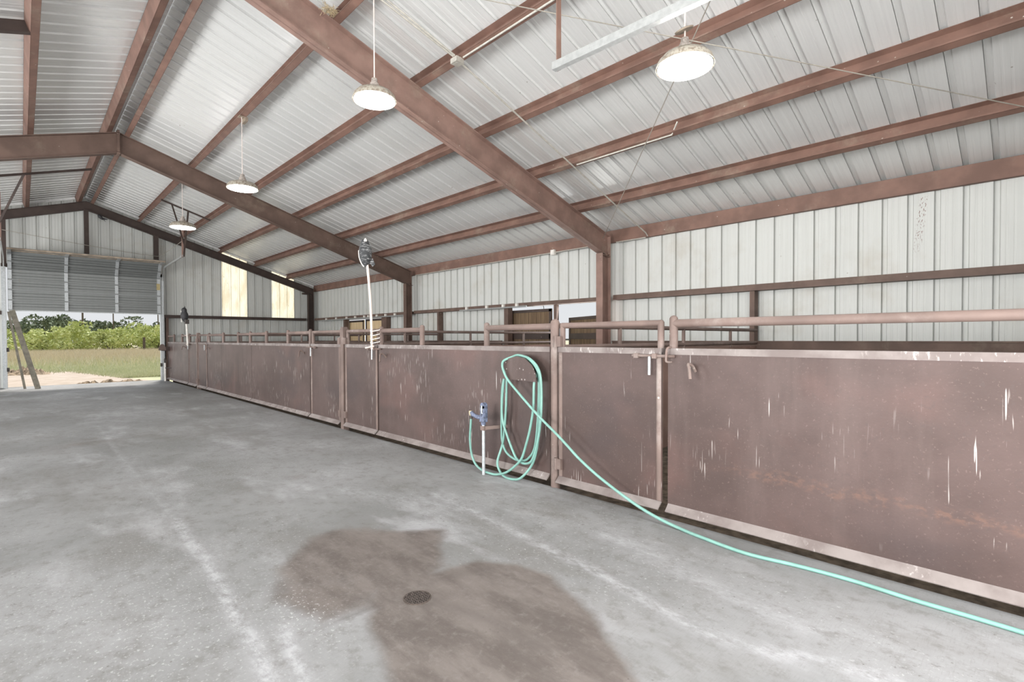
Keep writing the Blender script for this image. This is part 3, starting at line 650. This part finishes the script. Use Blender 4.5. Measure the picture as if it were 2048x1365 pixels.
# hydrants ------------------------------------------------------------------------------
def hydrant(x, y, label, near):
    t = thing('yard_hydrant', (x, y, 0), label, 'hydrant')
    m = MB(); m.tube([(x, y, -.06), (x, y, .56)], .017, 14); m.build('standpipe', M_GALV, t, True)
    m = MB(); m.lathe((x, y, .53), [(.024, 0), (.026, .03), (.022, .035)], 10); m.box(x - .028, x + .028, y - .035, y + .03, .565, .64); m.box(x - .022, x + .022, y - .042, y - .01, .62, .735); m.box(x - .022, x + .022, y + .01, y + .03, .62, .735); m.lathe((x - .022, y - .006, .735), [(.036, 0), (.036, .044)], 14, (1, 0, 0)); m.build('head', M_BLUE, t)
    m = MB(); m.lathe((x - .026, y - .006, .70), [(.012, 0), (.012, .052)], 10, (1, 0, 0)); m.lathe((x - .026, y - .006, .66), [(.011, 0), (.011, .05)], 10, (1, 0, 0)); m.obox((x - .03, y - .006, .66), (x - .03, y - .006, .74), .018, .006, (1, 0, 0)); m.build('lever_link', M_GALV, t)
    m = MB(); m.tube(smooth_path([(x, y + .02, .60), (x - .012, y + .09, .61), (x - .022, y + .15, .63), (x - .024, y + .175, .655)], 4), [.022] * 13, 12)
    m.build('spout', M_BLUE, t, True)
    m = MB(); m.lathe((x - .024, y + .18, .668), [(.023, 0), (.023, -.035), (.018, -.04), (.018, -.05)], 12); m.build('spout_nut', M_BRASS, t)
    m = MB(); m.box(x - .02, x + .02, y - .028, y + .028, .475, .52); m.obox((x + .01, y - .02, .50), (XP + .005, y - .16, .515), .02, .035); m.build('wall_bracket', M_PIPE, t)
    return t
hydrant(3.524, 4.085, 'blue-headed yard hydrant in front of the panel, feeding the green hose', True)
t = thing('yard_hydrant', (3.60, 21.15, 0), 'small far yard hydrant beside the big door jamb', 'hydrant')
m = MB(); m.tube([(3.60, 21.15, 0), (3.60, 21.15, .66)], .03, 10); m.build('standpipe', M_WHITE, t, True)
m = MB(); m.box(3.57, 3.63, 21.1, 21.19, .64, .76); m.lathe((3.6, 21.15, .76), [(.03, 0), (.02, .05)], 8); m.build('head', M_IRON, t)
m = MB(); m.tube([(3.6, 21.12, .46), (3.75, 20.7, .47)], .014, 8); m.build('brace', M_IRON, t)
t = thing('hose_hanger', (3.60, 21.3, 1.0), 'small empty round-topped hose hanger beside the far door', 'hose hanger')
m = MB(); m.prism([(3.50 + .11 * math.cos(a), 21.0, 1.08 + .22 * math.sin(a)) for a in np.linspace(0, math.pi, 9)], (0, .012, 0)); m.build('face_plate', M_PIPE, t)
m = MB(); m.box(3.48, 3.72, 21.01, 21.2, 1.06, 1.2); m.build('saddle', M_DARK, t)

# ------------------------------------------------------------------ pendant lamps
def lamp(x, y, zrim, ztop, D, label, canopy=False, watts=0):
    t = thing('pendant_lamp', (x, y, zrim), label, 'pendant lamp', 'pendant barn lamps')
    R_ = D / 2; hs = D * .24; zn = zrim + hs
    m = MB(); m.lathe((x, y, zrim), [(R_, 0), (R_ * .985, .02), (R_ * .93, hs * .45), (R_ * .78, hs * .78), (R_ * .5, hs * .94), (R_ * .24, hs), (R_ * .22, hs - .006), (R_ * .48, hs * .92), (R_ * .75, hs * .75), (R_ * .90, hs * .42), (R_ * .96, .02), (R_ * .97, 0)], 36); m.build('shade', M_SHADE, t, True)
    m = MB(); m.lathe((x, y, zrim - .006), [(.01, -.012), (R_ * .5, -.008), (R_ * .94, 0), (R_ * .94, .012), (.01, .012)], 36); m.build('lens', M_GLOW, t, True)
    m = MB(); m.lathe((x, y, zn - .01), [(R_ * .26, 0), (R_ * .25, .05), (R_ * .20, .055), (R_ * .20, .085), (R_ * .15, .09), (R_ * .13, .14), (.01, .15)], 18); m.build('socket', M_SOCKET, t, True)
    m = MB(); m.tube([(x, y, zn + .13), (x, y, ztop)], .0075, 8); m.build('cord', M_CORD, t, True)
    if canopy:
        m = MB(); m.lathe((x - .01, y, zn + .19), [(.075, 0), (.08, .01), (.04, .022), (.01, .026)], 16, (-.34, .08, .92)); m.build('rusty_canopy', M_DIRTYRAIL, t, True)
    light('lamp_light', 'POINT', (0, 0, -.06), watts, (1, .975, .94), parent=t, radius=.16)
    return t
lamp(2.93, 5.267, 4.165, pl(2.93) + .01, .49, 'lit pendant lamp hanging in front of the big nearest rafter', False, 70)
lamp(2.93, 10.06, 4.19, pl(2.93) + .01, .53, 'lit pendant lamp hanging just in front of the middle frame', False, 70)
lamp(2.88, 14.55, 4.19, pl(2.88) + .01, .57, 'farthest lit pendant lamp, seen under the middle frame near the door track brace', False, 60)
lamp(4.17, 2.144, 3.80, pl(4.17) + .01, .49, 'nearest and largest lit pendant lamp, under a small rusty disc', True, 70)
m = MB(); m.box(2.88, 3.02, 10.02, 10.12, pl(2.95) - .02, pl(2.95) - .005); m.box(2.97, 3.02, 10.0, 10.2, pl(3.0) - .07, pl(3.0) - .0)
solo('cord_clamp', m, M_DIRTYRAIL, 'rusty clamp on the purlin from which the second lamp hangs', 'clamp')

# ------------------------------------------------------------------ far overhead door with its tracks
t = thing('overhead_door', (1.62, 21.4, 2.35), 'ribbed galvanised overhead door, half rolled up over the far opening', 'garage door')
YD = 21.40; X0, X1 = -.27, 3.53
def section(p0, p1, mat=M_DOOR):
    # sheet with horizontal ribs from edge p0 (y, z) up to p1, room side towards -Y / down
    p0 = Vector((0, *p0)); p1 = Vector((0, *p1)); d = (p1 - p0); L = d.length; d.normalize(); n = Vector((0, -d.z, d.y))
    prof = [(0, .0), (.0, .03), (.012, .03), (.014, 0), (.165 * L, 0), (.175 * L, -.022), (.195 * L, -.022), (.205 * L, 0), (.30 * L, 0), (.31 * L, -.022), (.33 * L, -.022), (.34 * L, 0), (.455 * L, 0), (.46 * L, .03), (.53 * L, .03), (.535 * L, -.01), (.555 * L, -.01), (.56 * L, 0), (.665 * L, 0), (.675 * L, -.022), (.695 * L, -.022), (.705 * L, 0), (.81 * L, 0), (.82 * L, -.022), (.84 * L, -.022), (.85 * L, 0), (L - .014, 0), (L - .012, .03), (L - .002, .03), (L - .002, -.026), (0, -.026)]
    m = MB(); m.prism([Vector((X0, 0, 0)) + p0 + d * a + n * c for a, c in prof], (X1 - X0, 0, 0)); o = m.build('door_section', mat, t)
    for xs in (X0 + .05, X0 + (X1 - X0) * .347, X0 + (X1 - X0) * .68, X1 - .05):
        q = MB(); w_ = .085
        for a0, a1 in ((.02, .46 * L), (.53 * L, L - .02)):
            q.prism([Vector((xs - w_ / 2, 0, 0)) + p0 + d * a + n * c for a, c in ((a0, .0), (a0, .036), (a1, .036), (a1, .0))], (w_, 0, 0))
        q.build('stile', M_GALV, o)
    return o
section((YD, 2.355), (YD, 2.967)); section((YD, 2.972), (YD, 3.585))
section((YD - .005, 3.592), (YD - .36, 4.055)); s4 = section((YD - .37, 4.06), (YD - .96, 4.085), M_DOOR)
for a in ((YD - .97, YD - .94, 4.045, 4.10), (YD - .70, YD - .67, 4.035, 4.06)):
    m = MB(); m.box(X0, X1, *a); m.build('strut_rail', M_DIRTYRAIL, t)
m = MB(); m.box(X0, X1, YD - .03, YD + .02, 2.325, 2.358); m.build('bottom_seal', M_GALV, t)
m = MB()
m.box(X1 - .11, X1 - .01, YD - .045, YD - .02, 3.18, 3.40); m.build('warning_label', plain('yellowed_label', (.42, .34, .17), .6, 0, .1, 20), t)
def track(x, label, hang):
    t = thing('door_track', (x, YD, 0), label, 'door track', 'overhead door tracks')
    m = MB(); m.box(x - .025, x + .025, YD - .03, YD + .03, .0, 3.45); m.box(x - .03, x + .03, YD - .05, YD - .02, 3.0, 3.5); m.build('vertical_track', M_GALV, t)
    pp = [(x, YD - .38 + .38 * math.cos(a), 3.45 + .5 * math.sin(a)) for a in np.linspace(0, math.pi / 2, 8)] + [(x, 18.2, 4.02)]
    m = MB()
    for a, c in zip(pp[:-1], pp[1:]): m.obox(a, c, .03, .06)
    m.build('horizontal_track', M_TRACK, t)
    sx_ = 1 if x > 1 else -1
    m = MB(); m.obox((x, 18.25, 3.98), (x, 18.25, 4.98 if sx_ > 0 else 5.2), .05, .05, (1, 0, 0)); m.build('hanger_angle', M_FRAME, t)
    for zz in (.5, 1.1):
        q = MB(); q.box(x - .06 * sx_ - .03, x - .06 * sx_ + .03, YD + .0, YD + .05, zz, zz + .12); q.build('roller_bracket', M_IRON, t)
track(3.60, 'right galvanised track of the far overhead door', 1)
track(-.35, 'left galvanised track of the far overhead door', -1)
# braces that carry the far tracks
m = MB(); m.obox((2.95, 17.55, pl(2.95) - .02), (4.2, 17.55, pl(4.2) - .02), .04, .04); m.obox((3.62, 17.55, pl(3.62)), (3.62, 18.2, 4.0), .05, .04, (1, 0, 0)); m.obox((3.2, 17.55, pl(3.2)), (3.62, 18.1, 4.35), .035, .035, (0, 1, 0))
solo('track_brace', m, M_DARK, 'dark angle-iron brace hanging from right roof purlins behind the farthest lamp', 'brace')
m = MB(); m.obox((1.37, 17.0, pl(1.37) - .02), (-1.1, 17.0, pl(-1.1) - .02), .04, .05); m.obox((.10, 17.0, pl(.1) - .03), (-.38, 17.9, 4.3), .045, .045, (0, 1, 0))
solo('track_brace', m, M_DARK, 'dark angle-iron brace under the left roof slope at the left edge', 'brace')
# near door track overhead
t = thing('door_track', (3.57, 3.1, 3.9), 'pale track of the near overhead door, hanging at the top of the view', 'door track', 'overhead door tracks')
m = MB(); m.obox((3.57, 3.12, 3.925), (3.57, YF + .5, 3.80), .05, .012); m.obox((3.545, 3.12, 3.955), (3.545, YF + .5, 3.83), .012, .07); m.build('horizontal_track', M_TRACK, t)
m = MB(); m.obox((3.60, 3.09, 3.94), (3.60, 3.09, pl(3.6) + .02), .055, .012, (0, 1, 0)); m.obox((3.625, 3.11, 3.94), (3.625, 3.11, pl(3.6) + .02), .012, .05, (0, 1, 0)); m.build('hanger_angle', M_PURLIN, t)

# ------------------------------------------------------------------ right wall doors and tracks
def leaf(label, y0, y1, z0, z1, mat, fm, hook=False, bar=True, rot=0, pivot=None, x=9.26):
    t = thing('board_door', (x, (y0 + y1) / 2, z0), label, 'stable door', 'board doors in the right wall')
    def bld(m, nm, mat):
        o = m.build(nm, mat, t); return o
    m = MB(); m.box(x, x + .03, y0, y1, z0, z1); bld(m, 'boards', mat)
    m = MB(); fw = .07
    for a in ((y0, y0 + fw, z0, z1), (y1 - fw, y1, z0, z1), (y0, y1, z1 - fw, z1), (y0, y1, z0, z0 + fw)): m.box(x - .02, x, *a)
    if bar: m.box(x - .02, x, y0, y1, 1.43, 1.57)
    bld(m, 'frame', fm)
    if hook:
        m = MB(); m.tube(smooth_path([(x, y0 + .25, z1 - .02), (x - .01, y0 + .25, z1 + .06), (x - .01, y0 + .28, z1 + .09), (x - .01, y0 + .24, z1 + .1)], 4), .008, 6); bld(m, 'hanger_hook', M_IRON)
    if rot:
        t.rotation_euler = (0, 0, rot)
    return t
leaf('dark brown board door hanging in the left half of the open doorway', 8.19, 9.61, -.1, 2.175, M_WOOD, M_DARK, True)
lf = leaf('brown board door swung open outside the bright doorway', 6.74, 8.16, -.1, 1.96, M_WOOD, M_DARK, False, True, 0, None, 9.54)
lf.rotation_euler = (0, 0, math.radians(-24))
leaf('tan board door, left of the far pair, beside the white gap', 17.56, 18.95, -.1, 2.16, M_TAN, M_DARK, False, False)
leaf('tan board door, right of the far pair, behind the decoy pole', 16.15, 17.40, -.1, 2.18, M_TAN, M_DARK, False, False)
def wtrack(y0, y1, z, label, brk):
    t = thing('sliding_door_track', (8.97, y0, z), label, 'door rail', 'sliding door rails')
    m = MB(); m.tube([(8.965, y0, z), (8.965, y1, z)], .022, 8); m.build('rail', M_TRACK, t, True)
    for yy in brk:
        q = MB(); q.box(8.95, 9.0, yy - .04, yy + .04, z + .0, z + .085); q.build('bracket', M_WHITE, t)
wtrack(8.75, 11.4, 2.245, 'pale sliding door rail under the girt of the middle bay', (9.1, 9.6, 10.25, 11.1))
wtrack(14.1, 20.9, 2.215, 'pale sliding door rail under the girt of the far bay', (14.9, 15.5, 16.1, 16.7, 17.0, 17.7, 18.4, 19.3, 20.2))
m = MB(); m.obox((9.24, 16.1, 2.215), (9.24, 18.75, 2.215), .05, .055)
solo('door_header_flashing', m, M_TRIMW, 'bright strip of flashing above the two tan doors', 'flashing')

# ------------------------------------------------------------------ cables, conduits, boxes
def cable(pts, r, mat, label, cat, name, group=None): return solo(name, MB().tube(pts, r, 6), mat, label, cat, group, True)
A1 = Vector((8.7, 6.27, pl(8.7) - .15)); B1 = Vector((1.6, -1.2, pl(1.6) - .15))
cable([A1, B1], .006, M_CABLE, 'thin brace cable rising from the eave end of the nearest rafter past the big lamp', 'cable', 'brace_cable', 'roof brace cables')
A2 = Vector((1.5, 6.27, pl(1.5) - .2)); B2 = Vector((8.8, -1.2, pl(8.8) - .2))
cable([A2, B2], .006, M_CABLE, 'thin brace cable crossing behind the nearest lamp towards the right edge', 'cable', 'brace_cable', 'roof brace cables')
c1 = smooth_path([(-.37, 21.3, 4.72), (1.6, 21.32, 4.50), (3.2, 21.32, 4.36), (3.45, 20.5, 4.32), (3.62, 18.4, 4.5)], 6)
cable(c1, .008, M_CABLE, 'thin sagging wire strung across the far wall above the big door', 'wire', 'strung_wire')
def cond(pts, label, r=.0125): return solo('conduit', MB().tube(pts, r, 8), M_CONDUIT, label, 'conduit', 'electrical conduits', True)
cond([(3.05, 5.40, pl(3.05) - .012), (4.09, 5.31, pl(4.09) - .012)], 'conduit running upslope from the grey junction box')
cond([(3.05, 5.34, pl(3.05) - .012), (4.09, 5.28, pl(4.09) - .012)], 'second conduit beside the one above the grey junction box')
cond([(4.2, 5.30, pl(4.2) - .02), (9.0, 5.45, pl(9.0) - .02), (9.07, 5.45, 3.5)], 'long thin conduit running downslope from the junction box to the eave')
cond([(4.17, 5.20, pl(4.17) - .014), (4.17, -1.2, pl(4.17) - .014)], 'conduit along the fourth purlin right of the junction box')
cond([(6.63, 5.3, pl(6.63) - .014), (6.63, 3.6, pl(6.63) - .014), (6.60, 3.5, pl(6.6) + .12)], 'short conduit along the second purlin up from the eave')
cond([(9.075, 6.2, 3.478), (9.075, 5.5, 3.478)], 'short conduit under the eave beam right of the nearest column')
cond([(9.075, Y1 + .1, 3.478), (9.075, Y2 - .1, 3.478)], 'conduit under the eave beam along the middle bay')
m = MB(); m.box(4.09, 4.21, 5.24, 5.37, pl(4.15) - .07, pl(4.15) - .005); m.lathe((4.15, 5.305, pl(4.15) - .072), [(.03, 0), (.03, .004)], 12)
solo('junction_box', m, M_CONDUIT, 'grey junction box under the fourth purlin up from the eave', 'junction box')
m = MB(); m.box(9.03, 9.09, 7.9, 8.02, 3.42, 3.54); m.box(9.02, 9.03, 7.91, 8.01, 3.43, 3.53)
solo('junction_box', m, M_WHITE, 'small white box on the eave conduit of the middle bay', 'junction box')

# ------------------------------------------------------------------ bird decoys, swallow
def ellip(mb, c, r, n=14, mlat=10, tilt=(0, 0, 1)):
    mb.lathe(c, [(r[0] * math.cos(a), r[1] * math.sin(a)) for a in np.linspace(-math.pi / 2, math.pi / 2, mlat)], n, tilt)
t = thing('bird_decoy', (3.63, 6.70, 1.3), 'barred grey owl decoy on a pale pole wired to the middle gate', 'bird decoy', 'bird decoys')
m = MB(); m.tube(smooth_path([(3.655, 6.70, 1.30), (3.655, 6.73, 1.95), (3.64, 6.79, 2.53)], 6), .018, 10); m.build('pole', M_POLE, t, True)
m = MB(); m.lathe((3.63, 6.81, 2.50), [(.02, 0), (.055, .05), (.085, .13), (.093, .21), (.088, .27), (.07, .315), (.06, .34), (.055, .37), (.035, .405), (.005, .415)], 18, (-.02, .04, 1)); m.build('body', M_OWL, t, True)
m = MB(); m.prism([(3.70, 6.745, 2.63), (3.725, 6.72, 2.54), (3.70, 6.745, 2.505), (3.665, 6.775, 2.56)], (.015, .02, 0)); m.build('tail_wing', M_OWL, t)
m = MB(); m.tube(smooth_path([(3.55, 6.868, 2.74), (3.553, 6.862, 2.65), (3.575, 6.845, 2.56), (3.605, 6.82, 2.505)], 5), .011, 6); m.lathe((3.60, 6.765, 2.86), [(.02, 0), (.026, .02), (.005, .05)], 8); m.build('white_breast_edge', M_WHITE, t, True)
for zz in (1.40, 1.455, 1.51, 1.57):
    m = MB(); m.tube(smooth_path([(3.63, 6.70, zz), (3.62, 6.66, zz - .012), (3.64, 6.60, zz - .006), (3.70, 6.56, zz + .01), (3.73, 6.62, zz + .015)], 4), .006, 6); m.build('wire_tie', M_WHITE, t, True)
m = MB(); m.tube([(3.64, 6.86, 1.318), (3.63, 6.70, 1.335), (3.64, 6.63, 1.345)], .012, 8); m.build('strap', M_POLE, t, True)
t = thing('bird_decoy', (3.63, 18.1, 1.3), 'black bird decoy on a white pole at the far gates', 'bird decoy', 'bird decoys')
m = MB(); m.tube([(3.66, 18.05, 1.25), (3.65, 18.13, 1.98)], .026, 10); m.build('pole', M_WHITE, t, True)
m = MB(); m.lathe((3.63, 18.22, 1.98), [(.02, 0), (.075, .07), (.105, .17), (.10, .25), (.08, .30), (.07, .33), (.075, .38), (.055, .43), (.01, .455)], 14, (-.05, .02, 1)); m.build('body', M_BLACK, t, True)
m = MB(); m.lathe((3.57, 18.28, 2.28), [(.02, 0), (.045, .03), (.03, .06), (.005, .07)], 8); m.prism([(3.56, 18.34, 2.26), (3.55, 18.36, 2.0), (3.56, 18.33, 1.98), (3.57, 18.31, 2.2)], (.01, 0, 0)); m.build('white_face', M_WHITE, t)
m = MB(); m.box(3.60, 3.70, 18.02, 18.14, 1.93, 2.06); m.build('base', M_IRON, t)
m = MB(); m.lathe((3.62, 18.18, 2.42), [(.018, 0), (.012, .03), (.003, .06)], 6); m.build('ear_tuft', M_BLACK, t)
m = MB(); m.tube([(3.63, 18.25, 1.58), (3.64, 18.02, 1.57)], .012, 6); m.tube([(3.64, 18.15, 1.30), (3.64, 17.95, 1.30)], .012, 6); m.build('rope_tie', M_POLE, t, True)
t = thing('swallow', (1.95, 21.38, 5.46), 'small dark swallow with a forked tail under the far rafter', 'bird')
m = MB(); m.lathe((1.86, 21.37, 5.56), [(.01, 0), (.04, .03), (.055, .08), (.045, .14), (.02, .19), (.004, .21)], 10, (.6, 0, -.8)); m.build('body', M_BLACK, t, True)
m = MB(); m.prism([(1.95, 21.36, 5.44), (2.06, 21.36, 5.33), (2.02, 21.36, 5.40), (2.13, 21.36, 5.42), (1.99, 21.36, 5.47)], (0, .012, 0)); m.build('forked_tail', M_BLACK, t)

m = MB()
for k in range(90):
    c = Vector((2.86 + rnd.gauss(0, .06), 6.235 + rnd.gauss(0, .03), pl(2.86) + .03 + abs(rnd.gauss(0, .035)))); d = Vector((rnd.gauss(0, 1), rnd.gauss(0, .6), rnd.gauss(-.1, .5))).normalized() * rnd.uniform(.04, .09)
    m.tube([c - d, c + d * .2 + Vector((0, 0, .01)), c + d], .0022, 3)
solo('straw_nest', m, plain('dry_straw', (.52, .42, .27), .8, 0, .3, 30), 'straw bird nest where a purlin crosses the nearest big rafter', 'bird nest')

# ------------------------------------------------------------------ leaning lumber, drain grate
def board(a, c, w_, h_, label): solo('lumber_board', MB().obox(a, c, w_, h_, (0, 1, 0)), M_LUMBER, label, 'board', 'leaning boards')
board((.34, 20.62, .0), (-.185, 21.33, 2.34), .13, .045, 'wide dark board leaning in the left side of the far doorway')
board((.06, 20.9, .0), (-.262, 21.33, 2.30), .06, .045, 'narrow dark board leaning left of the wide board')
t = thing('drain_grate', (1.572, 2.395, 0), 'round rusty drain grate in the wet patch of the floor', 'drain grate')
m = MB(); m.lathe((1.572, 2.395, .0), [(.078, 0), (.078, .004), (.070, .004), (.070, 0)], 28); m.build('rim', plain('rusty_drain_iron', (.08, .062, .052), .8, .1, .3, 60), t)
m = MB(); m.lathe((1.572, 2.395, .0), [(.0695, .0005), (.0695, .0012), (.001, .0012)], 28); m.build('painted_hole_shade', plain('painted_drain_shade', (.02, .018, .016), .9, 0, .2, 40), t)  # flat near-black disc, painting the shade inside the drain
m = MB()
for k in range(-4, 5):
    a = k * .0155; L = math.sqrt(.07 ** 2 - a * a)
    m.box(1.572 + a - .0035, 1.572 + a + .0035, 2.395 - L, 2.395 + L, .001, .0045); m.box(1.572 - L, 1.572 + L, 2.395 + a - .0035, 2.395 + a + .0035, .001, .0045)
m.build('grid', plain('drain_grid_iron', (.085, .068, .06), .8, .1, .3, 60), t)

# ------------------------------------------------------------------ outdoors
b = MB(); b.add([(-200, -120, -.13), (260, -120, -.13), (260, 320, -.13), (-200, 320, -.13)], [(0, 1, 2, 3)]); struct('ground', b, M_GROUND)
def cards(n, ptsfn, size, mat, name, parent=None):
    v = np.zeros((n * 4, 3)); P = ptsfn(n)
    a = rng.normal(size=(n, 3)); a /= np.linalg.norm(a, axis=1)[:, None]; c = rng.normal(size=(n, 3)); c -= a * (a * c).sum(1)[:, None]; c /= np.linalg.norm(c, axis=1)[:, None]
    s = (size * rng.uniform(.6, 1.3, n))[:, None]
    v[0::4] = P - a * s; v[1::4] = P - c * s * .5; v[2::4] = P + a * s; v[3::4] = P + c * s * .5
    m = MB(); m.v = [tuple(q) for q in v]; m.f = [(4 * i, 4 * i + 1, 4 * i + 2, 4 * i + 3) for i in range(n)]
    return m.build(name, mat, parent)
def plant(name, x, y, h, wd, mat, label, cat, group, n=2200, size=.2, low=.05, blobs=14):
    t = thing(name, (x, y, -.13), label, cat, group)
    cs = np.stack([rng.normal(0, wd * .33, blobs), rng.normal(0, wd * .3, blobs), rng.uniform(low * h + .2, h * .86, blobs)], 1)
    rs = rng.uniform(.18, .32, blobs) * min(wd, h * 1.2)
    def f(n):
        k = rng.integers(0, blobs, n); d = rng.normal(size=(n, 3)); d /= np.linalg.norm(d, axis=1)[:, None]
        P = cs[k] + d * (rs[k] * rng.uniform(.55, 1, n))[:, None] * np.array((1, 1, .75)); P[:, 2] = np.clip(P[:, 2], .05, h); return P + np.array((x, y, -.13))
    cards(n, f, size, mat, 'foliage', t)
    m = MB()
    for k in range(5):
        c = cs[k % blobs]; m.tube(smooth_path([(x + rnd.uniform(-.2, .2), y, -.13), (x + c[0] * .5 + rnd.uniform(-.2, .2), y + c[1] * .5, c[2] * .5), (x + c[0], y + c[1], c[2])], 4), np.linspace(.07, .02, 9) * (h / 3.5), 6)
    m.build('stems', M_BARK, t)
BG = 'mesquite bushes beyond the pasture'; TG = 'dark trees on the skyline'
bush = [(-1.7, 92, 3.2, 6.0, 'leftmost pale green bush, partly behind the leaning boards'), (2.0, 84, 3.9, 6.4, 'tall pale green bush right of the leaning boards'), (5.6, 93, 3.5, 5.6, 'pale green bush left of the middle of the far doorway'), (8.4, 84, 3.0, 4.6, 'low pale green bush in the middle of the far doorway'), (11.2, 92, 4.0, 5.0, 'tallest pale green bush in the right half of the far doorway'), (13.2, 84, 3.5, 4.2, 'pale green bush near the right jamb of the far door'), (16.0, 92, 3.1, 4.0, 'rightmost pale green bush against the right door jamb')]
for x, y, h, wd, lab in bush: plant('mesquite_bush', x, y, h, wd, M_LEAF_L, lab, 'bush', BG, 2600, .2)
tree = [(.3, 124, 5.6, 6, 'leftmost dark tree on the skyline, above the boards'), (4.6, 136, 6.6, 5.5, 'dark tree on the skyline over the tall left bush'), (8.6, 124, 5.4, 6, 'broad dark tree on the skyline left of the middle pole'), (14.6, 136, 6.3, 9, 'big dark tree on the skyline right of the middle pole'), (18.2, 124, 5.2, 5.5, 'dark tree on the skyline left of the thin right pole'), (23.6, 136, 6.2, 4.5, 'sparse dark tree at the right door jamb skyline')]
for x, y, h, wd, lab in tree: plant('skyline_tree', x, y, h, wd, M_LEAF_D, lab, 'tree', TG, 1500 if x < 22 else 420, .36, .25, 12)
for x, y, h, r, lab in ((7.5, 112, 6.1, .16, 'short thick utility pole left of the middle of the skyline'), (11.9, 115, 9.5, .10, 'middle utility pole on the skyline'), (18.4, 114, 9.5, .10, 'thin utility pole near the right door jamb')):
    solo('utility_pole', MB().tube([(x, y, -.2), (x, y, h)], [r, r * .8], 8), M_BARK, lab, 'utility pole', 'utility poles')
solo('fence_post', MB().tube([(11.1, 78.0, -.2), (11.1, 78.0, 1.75)], .14, 8), M_BARK, 'weathered fence post in front of the right bushes', 'fence post')
def grass():
    n = 90000
    y = 26 + (rng.uniform(0, 1, n) ** 1.7) * 62; u = rng.uniform(-.035, .19, n); x = u * y
    edge = 33.5 - 5.2 * np.clip(x - 1.7, 0, 2.2) + rng.normal(0, .8, n); k = y > edge; x, y = x[k], y[k]; n = len(x)
    far = y + rng.normal(0, 5, n) > 47
    h = np.where(far, rng.uniform(.2, .6, n), rng.uniform(.04, .16, n)); a = rng.uniform(0, math.pi, n); wd = np.where(far, .022, .013)
    lean = rng.normal(0, .35, (n, 2)) * h[:, None]
    v = np.zeros((n * 3, 3)); v[0::3] = np.stack([x - np.cos(a) * wd, y - np.sin(a) * wd, np.full(n, -.13)], 1); v[1::3] = np.stack([x + np.cos(a) * wd, y + np.sin(a) * wd, np.full(n, -.13)], 1)
    v[2::3] = np.stack([x + lean[:, 0], y + lean[:, 1], h - .13], 1)
    m = MB(); m.v = [tuple(q) for q in v]; m.f = [(3 * i, 3 * i + 1, 3 * i + 2) for i in range(n)]
    o = m.build('pasture_grass', M_GRASS); tag(o, 'dry and green pasture grass beyond the far door', 'grass', None, 'stuff')
grass()
def mound(x0, x1, y0, y1, h, label):
    nx, ny = 44, 16; m = MB(); A_ = rng.normal(size=(nx, ny))
    for _ in range(2): A_ = (A_ + np.roll(A_, 1, 0) + np.roll(A_, -1, 0) + np.roll(A_, 1, 1) + np.roll(A_, -1, 1)) / 3.2
    for i in range(nx):
        for j in range(ny):
            e = math.sin(math.pi * i / (nx - 1)) * math.sin(math.pi * j / (ny - 1)); m.v.append((x0 + (x1 - x0) * i / (nx - 1), y0 + (y1 - y0) * j / (ny - 1), -.14 + e ** .6 * h * (1 + .9 * A_[i, j])))
    m.f = [(i * ny + j, (i + 1) * ny + j, (i + 1) * ny + j + 1, i * ny + j + 1) for i in range(nx - 1) for j in range(ny - 1)]
    tag(m.build('loose_soil', M_SOIL), label, 'soil', None, 'stuff')
M_SOIL = plain('loose_dry_soil', (.33, .255, .18), .95, 0, .5, 7)
mound(1.0, 3.4, 22.0, 23.2, .10, 'loose clods of soil just outside the far door sill'); mound(-.8, 1.0, 31.5, 33.5, .16, 'low bank of loose soil at the left edge of the sand')

# pen fence and trees outside the right doorway
t = thing('pen_fence', (16, 9, 0), 'pale pipe pen fence outside the bright right doorway', 'fence')
for z in (.5, .95, 1.40):
    MB().tube([(16.0, 5, z), (16.0, 16, z)], .04, 6).build('rail', M_WHITE if z < 1.2 else M_BLACK, t)
for yy in (6, 8.5, 11, 13.5): MB().tube([(16.0, yy, -.2), (16.0, yy, 1.45)], .05, 6).build('post', M_BLACK, t)
for k, (x, y, lab) in enumerate(((60, 40, 'hazy green tree line piece left in the right doorway'), (66, 33, 'hazy green tree line piece right in the right doorway'))):
    plant('skyline_tree', x, y, 3.2, 12, M_LEAF_L, lab, 'tree', TG, 900, .4, .05)
